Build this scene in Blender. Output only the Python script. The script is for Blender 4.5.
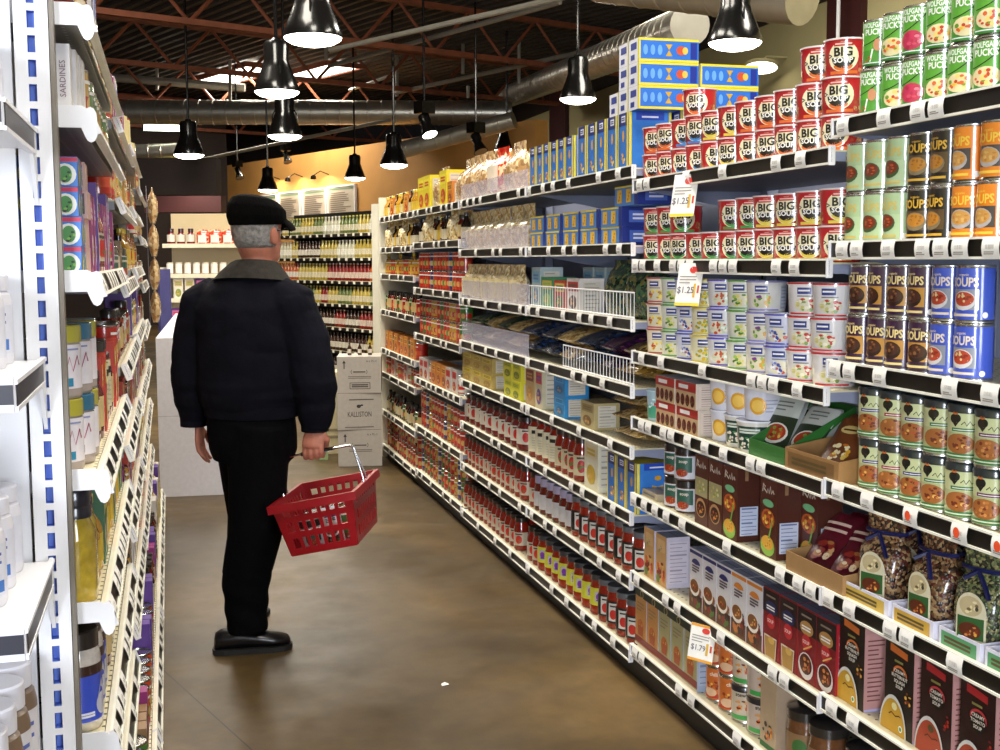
import bpy, bmesh, math, random
from mathutils import Vector, Matrix, noise
random.seed(11)
for _o in list(bpy.data.objects): bpy.data.objects.remove(_o, do_unlink=True)
SC = bpy.context.scene
COL = SC.collection
R_ = math.radians

# ------------------------------------------------------------------ camera
F_PX, YAW, PIT, ROL = 1209.0, R_(15.279), R_(5.4715), R_(-0.256)
CAM_Z = 1.42
cam_d = bpy.data.cameras.new('camera'); cam = bpy.data.objects.new('camera', cam_d); COL.objects.link(cam)
cam_d.sensor_width = 36.0; cam_d.lens = 36.0*F_PX/1000.0; cam_d.clip_start = 0.05; cam_d.clip_end = 200
_Rt = Vector((math.cos(YAW), -math.sin(YAW), 0)); _F0 = Vector((math.sin(YAW), math.cos(YAW), 0)); _U0 = Vector((0, 0, 1))
_Fw = _F0*math.cos(PIT) - _U0*math.sin(PIT); _Up = _U0*math.cos(PIT) + _F0*math.sin(PIT)
_r2 = _Rt*math.cos(ROL) - _Up*(-math.sin(ROL))*(-1)
_r2 = _Rt*math.cos(ROL) + _Up*math.sin(ROL); _u2 = _Up*math.cos(ROL) - _Rt*math.sin(ROL)
_m = Matrix((( _r2.x, _u2.x, -_Fw.x, 0), (_r2.y, _u2.y, -_Fw.y, 0), (_r2.z, _u2.z, -_Fw.z, CAM_Z), (0, 0, 0, 1)))
cam.matrix_world = _m
SC.camera = cam
def ray(px, py):
    u = (px-500)/F_PX; v = (py-375)/F_PX
    return _Fw + _r2*u - _u2*v
def yx(px, z, x=1.48):            # Y of the point of the right shelf front (plane X = x, height z) seen at column px
    lo, hi = 0.6, 14.0
    for _ in range(40):
        m = (lo+hi)/2; p = Vector((x, m, z-CAM_Z)); d = p.dot(_Fw)
        q = 500+F_PX*p.dot(_r2)/d
        if q > px: lo = m
        else: hi = m
    return (lo+hi)/2
def at(px, py, d):                # a point at distance d along the line of sight
    return ray(px, py)*d + Vector((0, 0, CAM_Z))

# ------------------------------------------------------------------ view, world, lights
SC.view_settings.view_transform = 'Standard'; SC.view_settings.look = 'None'
SC.view_settings.gamma = 1.0; SC.view_settings.exposure = 0.68
SC.view_settings.use_curve_mapping = False
W = bpy.data.worlds.new('world'); SC.world = W; W.use_nodes = True
W.node_tree.nodes['Background'].inputs[0].default_value = (0.75, 0.85, 1.0, 1)
W.node_tree.nodes['Background'].inputs[1].default_value = 0.12
def area(name, loc, rot, sx, sy, e, col):
    d = bpy.data.lights.new(name, 'AREA'); d.shape = 'RECTANGLE'; d.size = sx; d.size_y = sy; d.energy = e; d.color = col
    o = bpy.data.objects.new(name, d); COL.objects.link(o); o.location = loc; o.rotation_euler = rot; return o
# fill lights added behind the camera, placed for flash-like highlights on the cans
area('window_daylight', (-2.7, -4.85, 2.05), (R_(88), 0, 0), 1.7, 2.9, 400, (0.84, 0.90, 1.0))
area('window_daylight', (1.9, -4.85, 2.05), (R_(88), 0, 0), 1.7, 2.9, 170, (0.84, 0.90, 1.0))
# overhead fill lights added to brighten the aisles (panels built further down)
for _x, _y, _e in ((0.8, 1.2, 62), (0.8, 4.6, 62), (0.0, 7.6, 66), (-0.2, 11.4, 115), (5.0, 6.0, 80), (5.0, 10.5, 80)):
    area('skylight_daylight', (_x, _y, 4.86), (0, 0, 0), 1.2, 2.2, _e, (1.0, 0.94, 0.82))

# ------------------------------------------------------------------ helpers
def hx(h):
    h = h.lstrip('#'); c = [int(h[i:i+2], 16)/255 for i in (0, 2, 4)]
    return tuple((x/12.92 if x <= .04045 else ((x+.055)/1.055)**2.4) for x in c)
WHITE, BLACK = '#f4f2ec', '#14120f'

class MB:
    def __init__(s): s.v = []; s.f = []; s.c = []; s.m = []; s.k = 0
    def add(s, vs, fs, col='#ffffff', mi=0):
        n = len(s.v); s.v += [tuple(p) for p in vs]
        c = hx(col) if isinstance(col, str) else col
        for f in fs: s.f.append([i+n for i in f]); s.c.append(c); s.m.append(mi)
        return s
    def box(s, x0, x1, y0, y1, z0, z1, col='#ffffff', mi=0, M=None):
        vs = [Vector(p) for p in ((x0,y0,z0),(x1,y0,z0),(x1,y1,z0),(x0,y1,z0),(x0,y0,z1),(x1,y0,z1),(x1,y1,z1),(x0,y1,z1))]
        if M: vs = [M@p for p in vs]
        return s.add(vs, [(0,3,2,1),(4,5,6,7),(0,1,5,4),(1,2,6,5),(2,3,7,6),(3,0,4,7)], col, mi)
    def lathe(s, prof, seg=24, cols='#ffffff', mi=0, cx=0, cy=0, M=None, caps=True):
        vs = []
        for r, z in prof:
            for i in range(seg):
                a = 2*math.pi*i/seg; p = Vector((cx+r*math.sin(a), cy-r*math.cos(a), z)); vs.append(M@p if M else p)
        n = len(s.v); s.v += [tuple(p) for p in vs]
        for j in range(len(prof)-1):
            c = cols[j] if isinstance(cols, (list, tuple)) else cols
            c = hx(c)
            for i in range(seg):
                k = (i+1) % seg
                s.f.append([n+j*seg+i, n+j*seg+k, n+(j+1)*seg+k, n+(j+1)*seg+i]); s.c.append(c); s.m.append(mi)
        if caps:
            c0 = hx(cols[0] if isinstance(cols, (list, tuple)) else cols); c1 = hx(cols[-1] if isinstance(cols, (list, tuple)) else cols)
            if prof[0][0] > 1e-5: s.f.append([n+i for i in range(seg)][::-1]); s.c.append(c0); s.m.append(mi)
            if prof[-1][0] > 1e-5: s.f.append([n+(len(prof)-1)*seg+i for i in range(seg)]); s.c.append(c1); s.m.append(mi)
        return s
    def tube(s, pts, r, seg=8, col='#ffffff', mi=0, close=False):
        pts = [Vector(p) for p in pts]; n = len(pts); rs = r if isinstance(r, (list, tuple)) else [r]*n
        up = Vector((0, 0, 1)); vs = []; prev = None
        for i, p in enumerate(pts):
            if close: t = pts[(i+1) % n]-pts[i-1]
            else: t = pts[min(i+1, n-1)]-pts[max(i-1, 0)]
            t.normalize()
            if prev is None:
                a = up if abs(t.z) < .9 else Vector((1, 0, 0)); e1 = t.cross(a).normalized()
            else: e1 = (prev-t*prev.dot(t)).normalized()
            prev = e1; e2 = t.cross(e1)
            for k in range(seg):
                an = 2*math.pi*k/seg; vs.append(p+e1*(rs[i]*math.cos(an))+e2*(rs[i]*math.sin(an)))
        fs = []
        for i in range(n if close else n-1):
            j = (i+1) % n
            for k in range(seg):
                l = (k+1) % seg; fs.append((i*seg+k, i*seg+l, j*seg+l, j*seg+k))
        if not close: fs.append(tuple(range(seg))[::-1]); fs.append(tuple((n-1)*seg+k for k in range(seg)))
        return s.add(vs, fs, col, mi)
    def loft(s, rings, col='#ffffff', mi=0, cap=True):
        n = len(rings[0]); vs = [p for r in rings for p in r]; fs = []
        for j in range(len(rings)-1):
            for i in range(n):
                k = (i+1) % n; fs.append((j*n+i, j*n+k, (j+1)*n+k, (j+1)*n+i))
        if cap: fs.append(tuple(range(n))[::-1]); fs.append(tuple((len(rings)-1)*n+i for i in range(n)))
        return s.add(vs, fs, col, mi)
    def mesh(s, name, mats, smooth=True, ang=35):
        me = bpy.data.meshes.new(name); me.from_pydata(s.v, [], s.f)
        at_ = me.color_attributes.new('Col', 'FLOAT_COLOR', 'CORNER')
        buf = []
        for p, c in zip(s.f, s.c): buf += [c[0], c[1], c[2], 1.0]*len(p)
        at_.data.foreach_set('color', buf)
        for m in (mats if isinstance(mats, (list, tuple)) else [mats]): me.materials.append(m)
        if any(s.m): me.polygons.foreach_set('material_index', s.m)
        if smooth:
            me.polygons.foreach_set('use_smooth', [True]*len(s.f)); me.set_sharp_from_angle(angle=R_(ang))
        me.update(); return me

_tx = {}
def text_mesh(t, bold=0.0):
    k = (t, bold)
    if k not in _tx:
        c = bpy.data.curves.new('t', 'FONT'); c.body = t; c.resolution_u = 2; c.align_x = 'CENTER'; c.align_y = 'CENTER'; c.offset = bold
        o = bpy.data.objects.new('t', c); COL.objects.link(o)
        dg = bpy.context.evaluated_depsgraph_get()
        me = bpy.data.meshes.new_from_object(o.evaluated_get(dg))
        vs = [(v.co.x, v.co.y) for v in me.vertices]; fs = [tuple(p.vertices) for p in me.polygons]
        bpy.data.objects.remove(o); bpy.data.curves.remove(c); bpy.data.meshes.remove(me)
        _tx[k] = (vs, fs)
    return _tx[k]

def S_plane(o, u, v):
    o, u, v = Vector(o), Vector(u).normalized(), Vector(v).normalized(); n = u.cross(v)
    return lambda a, b, l: o+u*a+v*b+n*l
def S_cyl(r0, r1, h, a0=0.0):
    rm = (r0+r1)/2
    def f(a, b, l):
        r = r0+(r1-r0)*b/h+l; an = a0+a/rm
        return Vector((r*math.sin(an), -r*math.cos(an), b))
    return f
class Art:                        # flat print: thin shapes laid on a surface
    def __init__(s, mb, surf, step=None, eps=.0005, mi=0): s.mb = mb; s.s = surf; s.st = step; s.e = eps; s.j = 0; s.mi = mi
    def L(s, l): s.j += 1; return l*s.e+s.j*.00002
    def rect(s, x0, y0, x1, y1, c, l=1):
        n = max(1, int(math.ceil(abs(x1-x0)/s.st))) if s.st else 1
        z = s.L(l); vs = []
        for i in range(n+1):
            a = x0+(x1-x0)*i/n; vs += [s.s(a, y0, z), s.s(a, y1, z)]
        s.mb.add(vs, [(2*i, 2*i+2, 2*i+3, 2*i+1) for i in range(n)], c, s.mi); return s
    def ell(s, cx, cy, rx, ry, c, l=2, n=16, a0=0, a1=360):
        z = s.L(l); rings = max(1, int(math.ceil(rx/s.st))) if s.st else 1
        full = (a1-a0) >= 360; m = n if full else n+1
        vs = [s.s(cx, cy, z)]
        for q in range(1, rings+1):
            for i in range(m):
                an = R_(a0+(a1-a0)*i/n); vs.append(s.s(cx+rx*q/rings*math.cos(an), cy+ry*q/rings*math.sin(an), z))
        fs = []
        for i in range(n):
            k = (i+1) % m; fs.append((0, 1+i, 1+k))
            for q in range(rings-1):
                b = 1+q*m; fs.append((b+i, b+m+i, b+m+k, b+k))
        s.mb.add(vs, fs, c, s.mi); return s
    def poly(s, pts, c, l=2):
        z = s.L(l); s.mb.add([s.s(a, b, z) for a, b in pts], [tuple(range(len(pts)))], c, s.mi); return s
    def line(s, pts, w, c, l=3):
        z = s.L(l); vs = []
        for i, p in enumerate(pts):
            a = Vector(pts[max(i-1, 0)]); b = Vector(pts[min(i+1, len(pts)-1)]); t = (b-a).normalized(); n = Vector((-t.y, t.x))*w/2
            vs += [s.s(p[0]-n.x, p[1]-n.y, z), s.s(p[0]+n.x, p[1]+n.y, z)]
        s.mb.add(vs, [(2*i, 2*i+2, 2*i+3, 2*i+1) for i in range(len(pts)-1)], c, s.mi); return s
    def text(s, t, cx, cy, h, c, l=4, bold=.0, sx=1.0, rot=0):
        vs, fs = text_mesh(t, bold); z = s.L(l); k = h/.7; ca, sa = math.cos(R_(rot)), math.sin(R_(rot))
        s.mb.add([s.s(cx+(x*k*sx)*ca-(y*k)*sa, cy+(x*k*sx)*sa+(y*k)*ca, z) for x, y in vs], fs, c, s.mi); return s
    def food(s, cx, cy, rx, ry, pal, n=14, sz=.3, l=3, seed=1):
        rg = random.Random(seed)
        for _ in range(n):
            a = rg.random()*6.283; q = math.sqrt(rg.random())*(1-sz*.8)
            s.ell(cx+rx*q*math.cos(a), cy+ry*q*math.sin(a), min(rx, ry)*sz*rg.uniform(.5, 1.1), min(rx, ry)*sz*rg.uniform(.4, .9), rg.choice(pal), l, 7)
        return s
    def lines(s, x0, y0, x1, y1, n, w, c, l=3, seed=2):  # unreadably small print
        rg = random.Random(seed)
        for i in range(n):
            y = y1-(y1-y0)*(i+.5)/n; s.rect(x0, y-w/2, x0+(x1-x0)*rg.uniform(.6, 1), y+w/2, c, l)
        return s
    def panel(s, x0, y0, x1, y1, bg='#d5d8e6', fg='#4a4a55', n=9):   # nutrition table
        s.rect(x0, y0, x1, y1, bg, 1.5); h = (y1-y0)/n
        for i in range(n):
            y = y0+h*(i+.5); s.rect(x0+(x1-x0)*.08, y-h*(.22 if i % 4 == 3 else .1), x1-(x1-x0)*(.08 if i % 3 else .3), y+h*(.22 if i % 4 == 3 else .1), fg, 2)
        return s

# ------------------------------------------------------------------ materials (all procedural)
def nodes(m): return m.node_tree.nodes, m.node_tree.links
def mat(name, col=None, rough=.5, metal=0, coat=0, noise_s=None, noise_a=.15, bump=0, bump_s=60, spec=.5, sheen=0, emit=None, emit_s=0, trans=0, ior=1.45, alpha=1, subs=0):
    m = bpy.data.materials.new(name); m.use_nodes = True; N, L = nodes(m); b = N['Principled BSDF']
    b.inputs['Roughness'].default_value = rough; b.inputs['Metallic'].default_value = metal
    b.inputs['Coat Weight'].default_value = coat; b.inputs['Coat Roughness'].default_value = .1
    b.inputs['Specular IOR Level'].default_value = spec; b.inputs['Sheen Weight'].default_value = sheen
    b.inputs['Transmission Weight'].default_value = trans; b.inputs['IOR'].default_value = ior; b.inputs['Alpha'].default_value = alpha
    b.inputs['Subsurface Weight'].default_value = subs
    if col is None:
        a = N.new('ShaderNodeAttribute'); a.attribute_name = 'Col'; src = a.outputs['Color']
    else:
        r = N.new('ShaderNodeRGB'); r.outputs[0].default_value = (*hx(col), 1); src = r.outputs[0]
    if noise_s:
        t = N.new('ShaderNodeTexCoord'); n = N.new('ShaderNodeTexNoise'); n.inputs['Scale'].default_value = noise_s; n.inputs['Detail'].default_value = 4
        L.new(t.outputs['Object'], n.inputs['Vector'])
        mr = N.new('ShaderNodeMapRange'); mr.inputs[1].default_value = .3; mr.inputs[2].default_value = .7; mr.inputs[3].default_value = 1-noise_a; mr.inputs[4].default_value = 1+noise_a
        L.new(n.outputs['Fac'], mr.inputs[0])
        mx = N.new('ShaderNodeVectorMath'); mx.operation = 'SCALE'; L.new(src, mx.inputs[0]); L.new(mr.outputs[0], mx.inputs['Scale']); src = mx.outputs[0]
    L.new(src, b.inputs['Base Color'])
    if bump:
        t = N.new('ShaderNodeTexCoord'); n = N.new('ShaderNodeTexNoise'); n.inputs['Scale'].default_value = bump_s; n.inputs['Detail'].default_value = 3
        L.new(t.outputs['Object'], n.inputs['Vector'])
        bp = N.new('ShaderNodeBump'); bp.inputs['Strength'].default_value = bump; bp.inputs['Distance'].default_value = .01
        L.new(n.outputs['Fac'], bp.inputs['Height']); L.new(bp.outputs[0], b.inputs['Normal'])
    if emit: b.inputs['Emission Color'].default_value = (*hx(emit), 1); b.inputs['Emission Strength'].default_value = emit_s
    return m
M = {}
M['print'] = mat('printed_paper', rough=.42, noise_s=40, noise_a=.05)
M['gloss'] = mat('glossy_label', rough=.3, coat=1, noise_s=40, noise_a=.04)
M['plastic'] = mat('moulded_plastic', rough=.35, noise_s=25, noise_a=.04)
M['steel'] = mat('tin_steel', '#c9c9c6', rough=.25, metal=1)
M['glass'] = mat('filled_jar_glass', rough=.06, coat=.8, noise_s=60, noise_a=.2)
M['lid'] = mat('painted_lid', rough=.3, coat=1)
M['card'] = mat('corrugated_card', '#a8835a', rough=.75, noise_s=12, noise_a=.1, bump=.1, bump_s=120)
M['rail'] = mat('price_rail_plastic', rough=.35, noise_s=20, noise_a=.05)
M['steelpaint'] = mat('painted_shelf_steel', '#d9d4c2', rough=.4, noise_s=6, noise_a=.04)
M['backpanel'] = mat('shelf_back_panel', '#8a90a6', rough=.5, noise_s=5, noise_a=.08)
M['kick'] = mat('kick_plate_black', '#16140f', rough=.5, noise_s=9, noise_a=.2)
M['whitepaint'] = mat('white_powder_coat', '#e8e8ea', rough=.35, noise_s=5, noise_a=.03)
M['slot'] = mat('slot_interior', '#6c8ad8', rough=.5, noise_s=9, noise_a=.1)  # blue put into the colour for sky light caught in the slots
M['wire'] = mat('chrome_wire', '#c8c8c8', rough=.2, metal=1)
M['clear'] = mat('clear_acrylic_guard', '#e6e2f4', rough=.12, alpha=.3)  # pale violet tint put into the colour in place of reflections
def dots_mat(name, base, hole, scale, rough=.4):   # steel deck punched with rows of small holes
    m = mat(name, base, rough); N, L = nodes(m); b = N['Principled BSDF']
    t = N.new('ShaderNodeTexCoord'); v = N.new('ShaderNodeVectorMath'); v.operation = 'SCALE'; v.inputs['Scale'].default_value = scale; L.new(t.outputs['Object'], v.inputs[0])
    fr = N.new('ShaderNodeVectorMath'); fr.operation = 'FRACTION'; L.new(v.outputs[0], fr.inputs[0])
    sb = N.new('ShaderNodeVectorMath'); sb.operation = 'SUBTRACT'; sb.inputs[1].default_value = (.5, .5, .5); L.new(fr.outputs[0], sb.inputs[0])
    mu = N.new('ShaderNodeVectorMath'); mu.operation = 'MULTIPLY'; mu.inputs[1].default_value = (1, 1, 0); L.new(sb.outputs[0], mu.inputs[0])
    ln = N.new('ShaderNodeVectorMath'); ln.operation = 'LENGTH'; L.new(mu.outputs[0], ln.inputs[0])
    lt = N.new('ShaderNodeMath'); lt.operation = 'LESS_THAN'; lt.inputs[1].default_value = .13; L.new(ln.outputs['Value'], lt.inputs[0])
    mx = N.new('ShaderNodeMix'); mx.data_type = 'RGBA'; L.new(lt.outputs[0], mx.inputs['Factor']); mx.inputs['A'].default_value = (*hx(base), 1); mx.inputs['B'].default_value = (*hx(hole), 1)
    L.new(mx.outputs['Result'], b.inputs['Base Color']); return m
M['deck'] = dots_mat('perforated_cream_deck', '#d8cfae', '#3c3628', 33)
M['deckgrey'] = dots_mat('perforated_grey_deck', '#8d8f92', '#d8d8dc', 40)

# ------------------------------------------------------------------ objects
def link(name, me, parent=None):
    o = bpy.data.objects.new(name, me); COL.objects.link(o)
    if parent: o.parent = parent
    return o
def tag(o, label=None, cat=None, group=None, kind=None):
    if label: o['label'] = label
    if cat: o['category'] = cat
    if group: o['group'] = group
    if kind: o['kind'] = kind
    return o
def thing(name, loc, rz, label, cat, group=None):
    o = bpy.data.objects.new(name, None); o.empty_display_size = .05; COL.objects.link(o)
    o.location = loc; o.rotation_euler = (0, 0, rz); return tag(o, label, cat, group)
def struct(name, me, parent=None):
    o = link(name, me, parent)
    if not parent: o['kind'] = 'structure'
    return o
def place(proto, name, loc, rz, label, cat, group=None, rot=None, sc=1):
    parts = proto if isinstance(proto, list) else [('', proto)]
    if len(parts) == 1:
        o = link(name, parts[0][1]); o.location = loc; o.rotation_euler = rot or (0, 0, rz)
        tag(o, label, cat, group)
    else:
        o = thing(name, loc, rz, label, cat, group)
        if rot: o.rotation_euler = rot
        for pn, me in parts: link(pn, me, o)
    if sc != 1: o.scale = (sc, sc, sc) if not isinstance(sc, tuple) else sc
    return o
ORD = ['first', 'second', 'third', 'fourth', 'fifth', 'sixth', 'seventh', 'eighth', 'ninth', 'tenth', 'eleventh', 'twelfth', 'thirteenth', 'fourteenth', 'fifteenth', 'sixteenth', 'seventeenth', 'eighteenth', 'nineteenth', 'twentieth', 'twenty-first', 'twenty-second', 'twenty-third', 'twenty-fourth']
TIER = {1: [''], 2: ['lower tier', 'upper tier'], 3: ['bottom tier', 'middle tier', 'top tier'], 4: ['lowest tier', 'second tier', 'third tier', 'highest tier'], 5: ['lowest tier', 'second tier', 'third tier', 'fourth tier', 'highest tier']}
# a product kind: parts, width along the shelf, depth, height, object name, short description, category
class Kind:
    def __init__(s, parts, w, d, h, name, desc, cat): s.parts, s.w, s.d, s.h, s.name, s.desc, s.cat = parts, w, d, h, name, desc, cat
_cnt = {}
def put(k, x, y, z, rz, where, group, tier='', row='', rot=None, sc=1):
    key = (k.desc, where, tier, row); n = _cnt.get(key, 0); _cnt[key] = n+1
    lab = k.desc+', '+ORD[min(n, 23)]+' from left'+(', '+row if row else '')+(', '+tier if tier else '')+', '+where
    return place(k.parts, k.name, (x, y, z), rz, lab, k.cat, group, rot, sc)
def stock(kinds, ya, yb, z, where, group, tiers=1, x0=1.485, face=0.0, jit=.15, gap=.003, rows=1, skip=(), side=1, depth_row=None):
    """Fill a shelf from ya (left in the picture) to yb (right) with kinds in turn; tiers stacked; rows one behind the other."""
    y = ya; i = 0; dirn = -1 if yb < ya else 1
    names = TIER[tiers]
    while True:
        k = kinds[i % len(kinds)] if isinstance(kinds, list) else kinds(i)
        if abs(y-ya)+k.w > abs(yb-ya)+.01: break
        yc = y+dirn*k.w/2
        for r in range(rows):
            for t in range(tiers):
                if (i, t, r) in skip: continue
                xx = x0+side*(k.d/2+r*(k.d+.004)+random.uniform(0, .006))
                f_, j_ = (0, .015) if k.cat in ('carton', 'box') else (face, jit)
                rz = (-math.pi/2 if side > 0 else math.pi/2)+f_+random.uniform(-j_, j_)
                put(k, xx, yc+random.uniform(-.001, .001), z+t*k.h, rz, where, group, names[t], 'behind' if r else '')
        y += dirn*(k.w+gap); i += 1
        if i > 60: break
    return y
# ------------------------------------------------------------------ the room
def floor_mat():
    m = mat('stained_polished_concrete', '#6e5c3c', rough=.42); N, L = nodes(m); b = N['Principled BSDF']
    t = N.new('ShaderNodeTexCoord')
    def nz(s, d, dist=0):
        n = N.new('ShaderNodeTexNoise'); n.inputs['Scale'].default_value = s; n.inputs['Detail'].default_value = d; n.inputs['Distortion'].default_value = dist; L.new(t.outputs['Object'], n.inputs['Vector']); return n
    n1 = nz(.9, 6, .6); cr = N.new('ShaderNodeValToRGB'); L.new(n1.outputs['Fac'], cr.inputs[0])
    e = cr.color_ramp.elements; e[0].position = .32; e[0].color = (*hx('#3b2e19'), 1); e[1].position = .68; e[1].color = (*hx('#6a5432'), 1)
    k = e.new(.5); k.color = (*hx('#503f24'), 1)
    n2 = nz(14, 5); mr = N.new('ShaderNodeMapRange'); mr.inputs[1].default_value = .3; mr.inputs[2].default_value = .7; mr.inputs[3].default_value = .82; mr.inputs[4].default_value = 1.16; L.new(n2.outputs['Fac'], mr.inputs[0])
    mx = N.new('ShaderNodeVectorMath'); mx.operation = 'SCALE'; L.new(cr.outputs[0], mx.inputs[0]); L.new(mr.outputs[0], mx.inputs['Scale']); L.new(mx.outputs[0], b.inputs['Base Color'])
    n3 = nz(5, 4); m3 = N.new('ShaderNodeMapRange'); m3.inputs[3].default_value = .25; m3.inputs[4].default_value = .6; L.new(n3.outputs['Fac'], m3.inputs[0]); L.new(m3.outputs[0], b.inputs['Roughness'])
    bp = N.new('ShaderNodeBump'); bp.inputs['Strength'].default_value = .05; L.new(n2.outputs['Fac'], bp.inputs['Height']); L.new(bp.outputs[0], b.inputs['Normal'])
    return m
M['floor'] = floor_mat()
M['ochre'] = mat('ochre_plaster', '#c58e48', rough=.8, noise_s=1.2, noise_a=.1, bump=.1)
M['olive'] = mat('olive_beige_plaster', '#b0a678', rough=.8, noise_s=1.0, noise_a=.06, bump=.1)
M['maroon'] = mat('maroon_paint', '#3d1413', rough=.6, noise_s=2, noise_a=.1)
M['darkwall'] = mat('dark_brown_paint', '#2c211c', rough=.8, noise_s=2, noise_a=.15)
M['ceil'] = mat('grey_roof_deck', '#47423e', rough=.6, noise_s=1.5, noise_a=.25)
M['rust'] = mat('red_oxide_steel', '#84492f', rough=.6, noise_s=6, noise_a=.25)
M['duct'] = mat('galvanised_duct', '#c2bdb0', rough=.33, metal=.85, noise_s=5, noise_a=.12)
M['pipe'] = mat('galvanised_pipe', '#a8a294', rough=.45, metal=.4, noise_s=8, noise_a=.1)
M['blackmetal'] = mat('black_enamel', '#0f0e0d', rough=.22, coat=.4, noise_s=8, noise_a=.1)
M['opal'] = mat('lit_opal_glass', '#ffffff', rough=.4, emit='#fff6e2', emit_s=11)
M['daypanel'] = mat('skylight_panel', '#ffffff', rough=.5, emit='#fff8ea', emit_s=5)
M['tube'] = mat('lit_tube_cover', '#ffffff', rough=.5, emit='#f6ffe8', emit_s=4)
M['window'] = mat('window_pane', '#e8f0f4', rough=.05, trans=.95, ior=1.1)

struct('floor', MB().add([(-6, -5, 0), (12, -5, 0), (12, 36, 0), (-14, 36, 0), (-14, 5, 0), (-6, 5, 0)], [(0, 1, 2, 3, 4, 5)]).mesh('floor', M['floor']))
_fl = bpy.data.objects['floor']
j = MB()                           # saw-cut joints
def floor_pt(px, py): r = ray(px, py); t = -CAM_Z/r.z; return r*t+Vector((0, 0, CAM_Z))
a, b = floor_pt(163, 670), floor_pt(235, 735); d = (b-a).normalized(); n = Vector((-d.y, d.x, 0))*.0025
a = a-d*1.2; b = b+d*1.0
j.add([a-n+Vector((0, 0, .0008)), b-n+Vector((0, 0, .0008)), b+n+Vector((0, 0, .0008)), a+n+Vector((0, 0, .0008))], [(0, 1, 2, 3)], '#2a2116')
link('saw_cut_joint', j.mesh('joint', M['print']), _fl)

BA = R_(22)                        # the building stands at 22 degrees to the aisles
bf = Vector((-math.sin(BA), math.cos(BA), 0)); bx = Vector((math.cos(BA), math.sin(BA), 0)); Zv = Vector((0, 0, 1))
def bp_(s, x, z): return bf*s+bx*x+Zv*z
def slab(p0, p1, th, z0, z1, name, m, parent=None):   # upright wall between two plan points
    p0, p1 = Vector((*p0[:2], 0)), Vector((*p1[:2], 0)); d = (p1-p0).normalized(); n = Vector((-d.y, d.x, 0))*th
    vs = [p0, p1, p1+n, p0+n]; vs = [v+Zv*z0 for v in vs]+[v+Zv*z1 for v in vs]
    return struct(name, MB().add(vs, [(0, 3, 2, 1), (4, 5, 6, 7), (0, 1, 5, 4), (1, 2, 6, 5), (2, 3, 7, 6), (3, 0, 4, 7)]).mesh(name, m, False), parent)
slab((7.5, -5.0), (7.5, 30), -.2, 0, 4.4, 'wall_right', M['olive'])
slab((7.45, -5.0), (7.45, 30), -.3, 4.4, 5.4, 'trim_1', M['darkwall'])
OW0 = Vector((4.03, 21.6, 0))
def ow(t, z=0, off=0): return OW0+bf*t+Zv*z-bx*off
slab(ow(-3.9), ow(7.15), -.25, 0, 3.55, 'wall_back', M['ochre'])
slab(ow(7.15), ow(7.15)+bx*-.01-bx*14, -.2, 0, 5.2, 'wall_far', M['darkwall'])
slab((-6, -5), (-6, 5), .2, 0, 5.2, 'wall_left', M['olive'])
slab((-6, 5), (-13.5, 34), .2, 0, 5.2, 'wall_left_far', M['darkwall'])
slab((-14, 34), (12, 34), .2, 0, 5.3, 'wall_rear', M['darkwall'])
slab((11, 29), (11, 35), .2, 0, 5.3, 'wall_right_far', M['darkwall'])
# front wall behind the camera; unseen windows added to go with the fill lights
fw = MB(); xs = [(-6, -3.6), (-1.8, 1.0), (2.8, 7.5)]
for x0, x1 in xs: fw.box(x0, x1, -5.2, -5.0, 0, 5.2)
for x0, x1 in ((-3.6, -1.8), (1.0, 2.8)): fw.box(x0, x1, -5.2, -5.0, 0, .55); fw.box(x0, x1, -5.2, -5.0, 3.6, 5.2)
struct('wall_front', fw.mesh('wall_front', M['olive'], False))
for i, (x0, x1) in enumerate(((-3.6, -1.8), (1.0, 2.8))):
    w = struct('window_%d' % (i+1), MB().box(x0, x1, -5.11, -5.1, .55, 3.6).mesh('pane', M['window'], False))  # pane of an added window, set behind its fill light
    fr = MB()
    for a in (x0, (x0+x1)/2-.02, x1-.04): fr.box(a, a+.04, -5.13, -5.07, .55, 3.6)
    fr.box(x0, x1, -5.13, -5.07, .55, .59); fr.box(x0, x1, -5.13, -5.07, 3.56, 3.6)
    link('window_frame', fr.mesh('frame', M['blackmetal'], False), w)
# corrugated ceiling deck
c = MB(); vs = []; xw = -14; k = 0
while xw < 17:
    for dx, dz in ((0, 0), (.07, 0), (.1, .05), (.19, .05)): vs.append((xw+dx, dz))
    xw += .22
n = len(vs); P = []
for s in (-12, 40): P += [bp_(s, x, 5.0+z) for x, z in vs]
c.add(P, [(i, n+i, n+i+1, i+1) for i in range(n-1)])
struct('ceiling', c.mesh('ceiling', M['ceil'], False))
# open-web roof trusses: each a thing with chords and its own web members
def bar(mb, a, b, w): mb.tube([a, b], w, 4)
TN = ['first', 'second', 'third', 'fourth', 'fifth', 'sixth', 'seventh']
for i, s in enumerate((14.2, 17.6, 21.4, 25.6)):
    t = thing('roof_truss', bp_(s, 0, 4.3), BA, '%s red-oxide open-web roof truss, counted from the nearest' % TN[i], 'truss', 'roof trusses')
    x0, x1, w = -9.5, (7.1+.375*s)/.927, .052
    for nm, z in (('bottom_chord', 0), ('top_chord', .62)):
        m = MB(); m.box(x0, x1, -w, w, z-.035, z+.035); link(nm, m.mesh(nm, M['rust'], False), t)
    web = MB(); web.tube([(0, 0, 0), (.6, 0, .62)], .026, 4); w1 = web.mesh('web', M['rust'], False)
    web = MB(); web.tube([(.6, 0, .62), (1.2, 0, 0)], .026, 4); w2 = web.mesh('web2', M['rust'], False)
    x = x0
    while x < x1-1.2:
        for q in (w1, w2): o = link('web_bar', q, t); o.location.x = x
        x += 1.2
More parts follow.
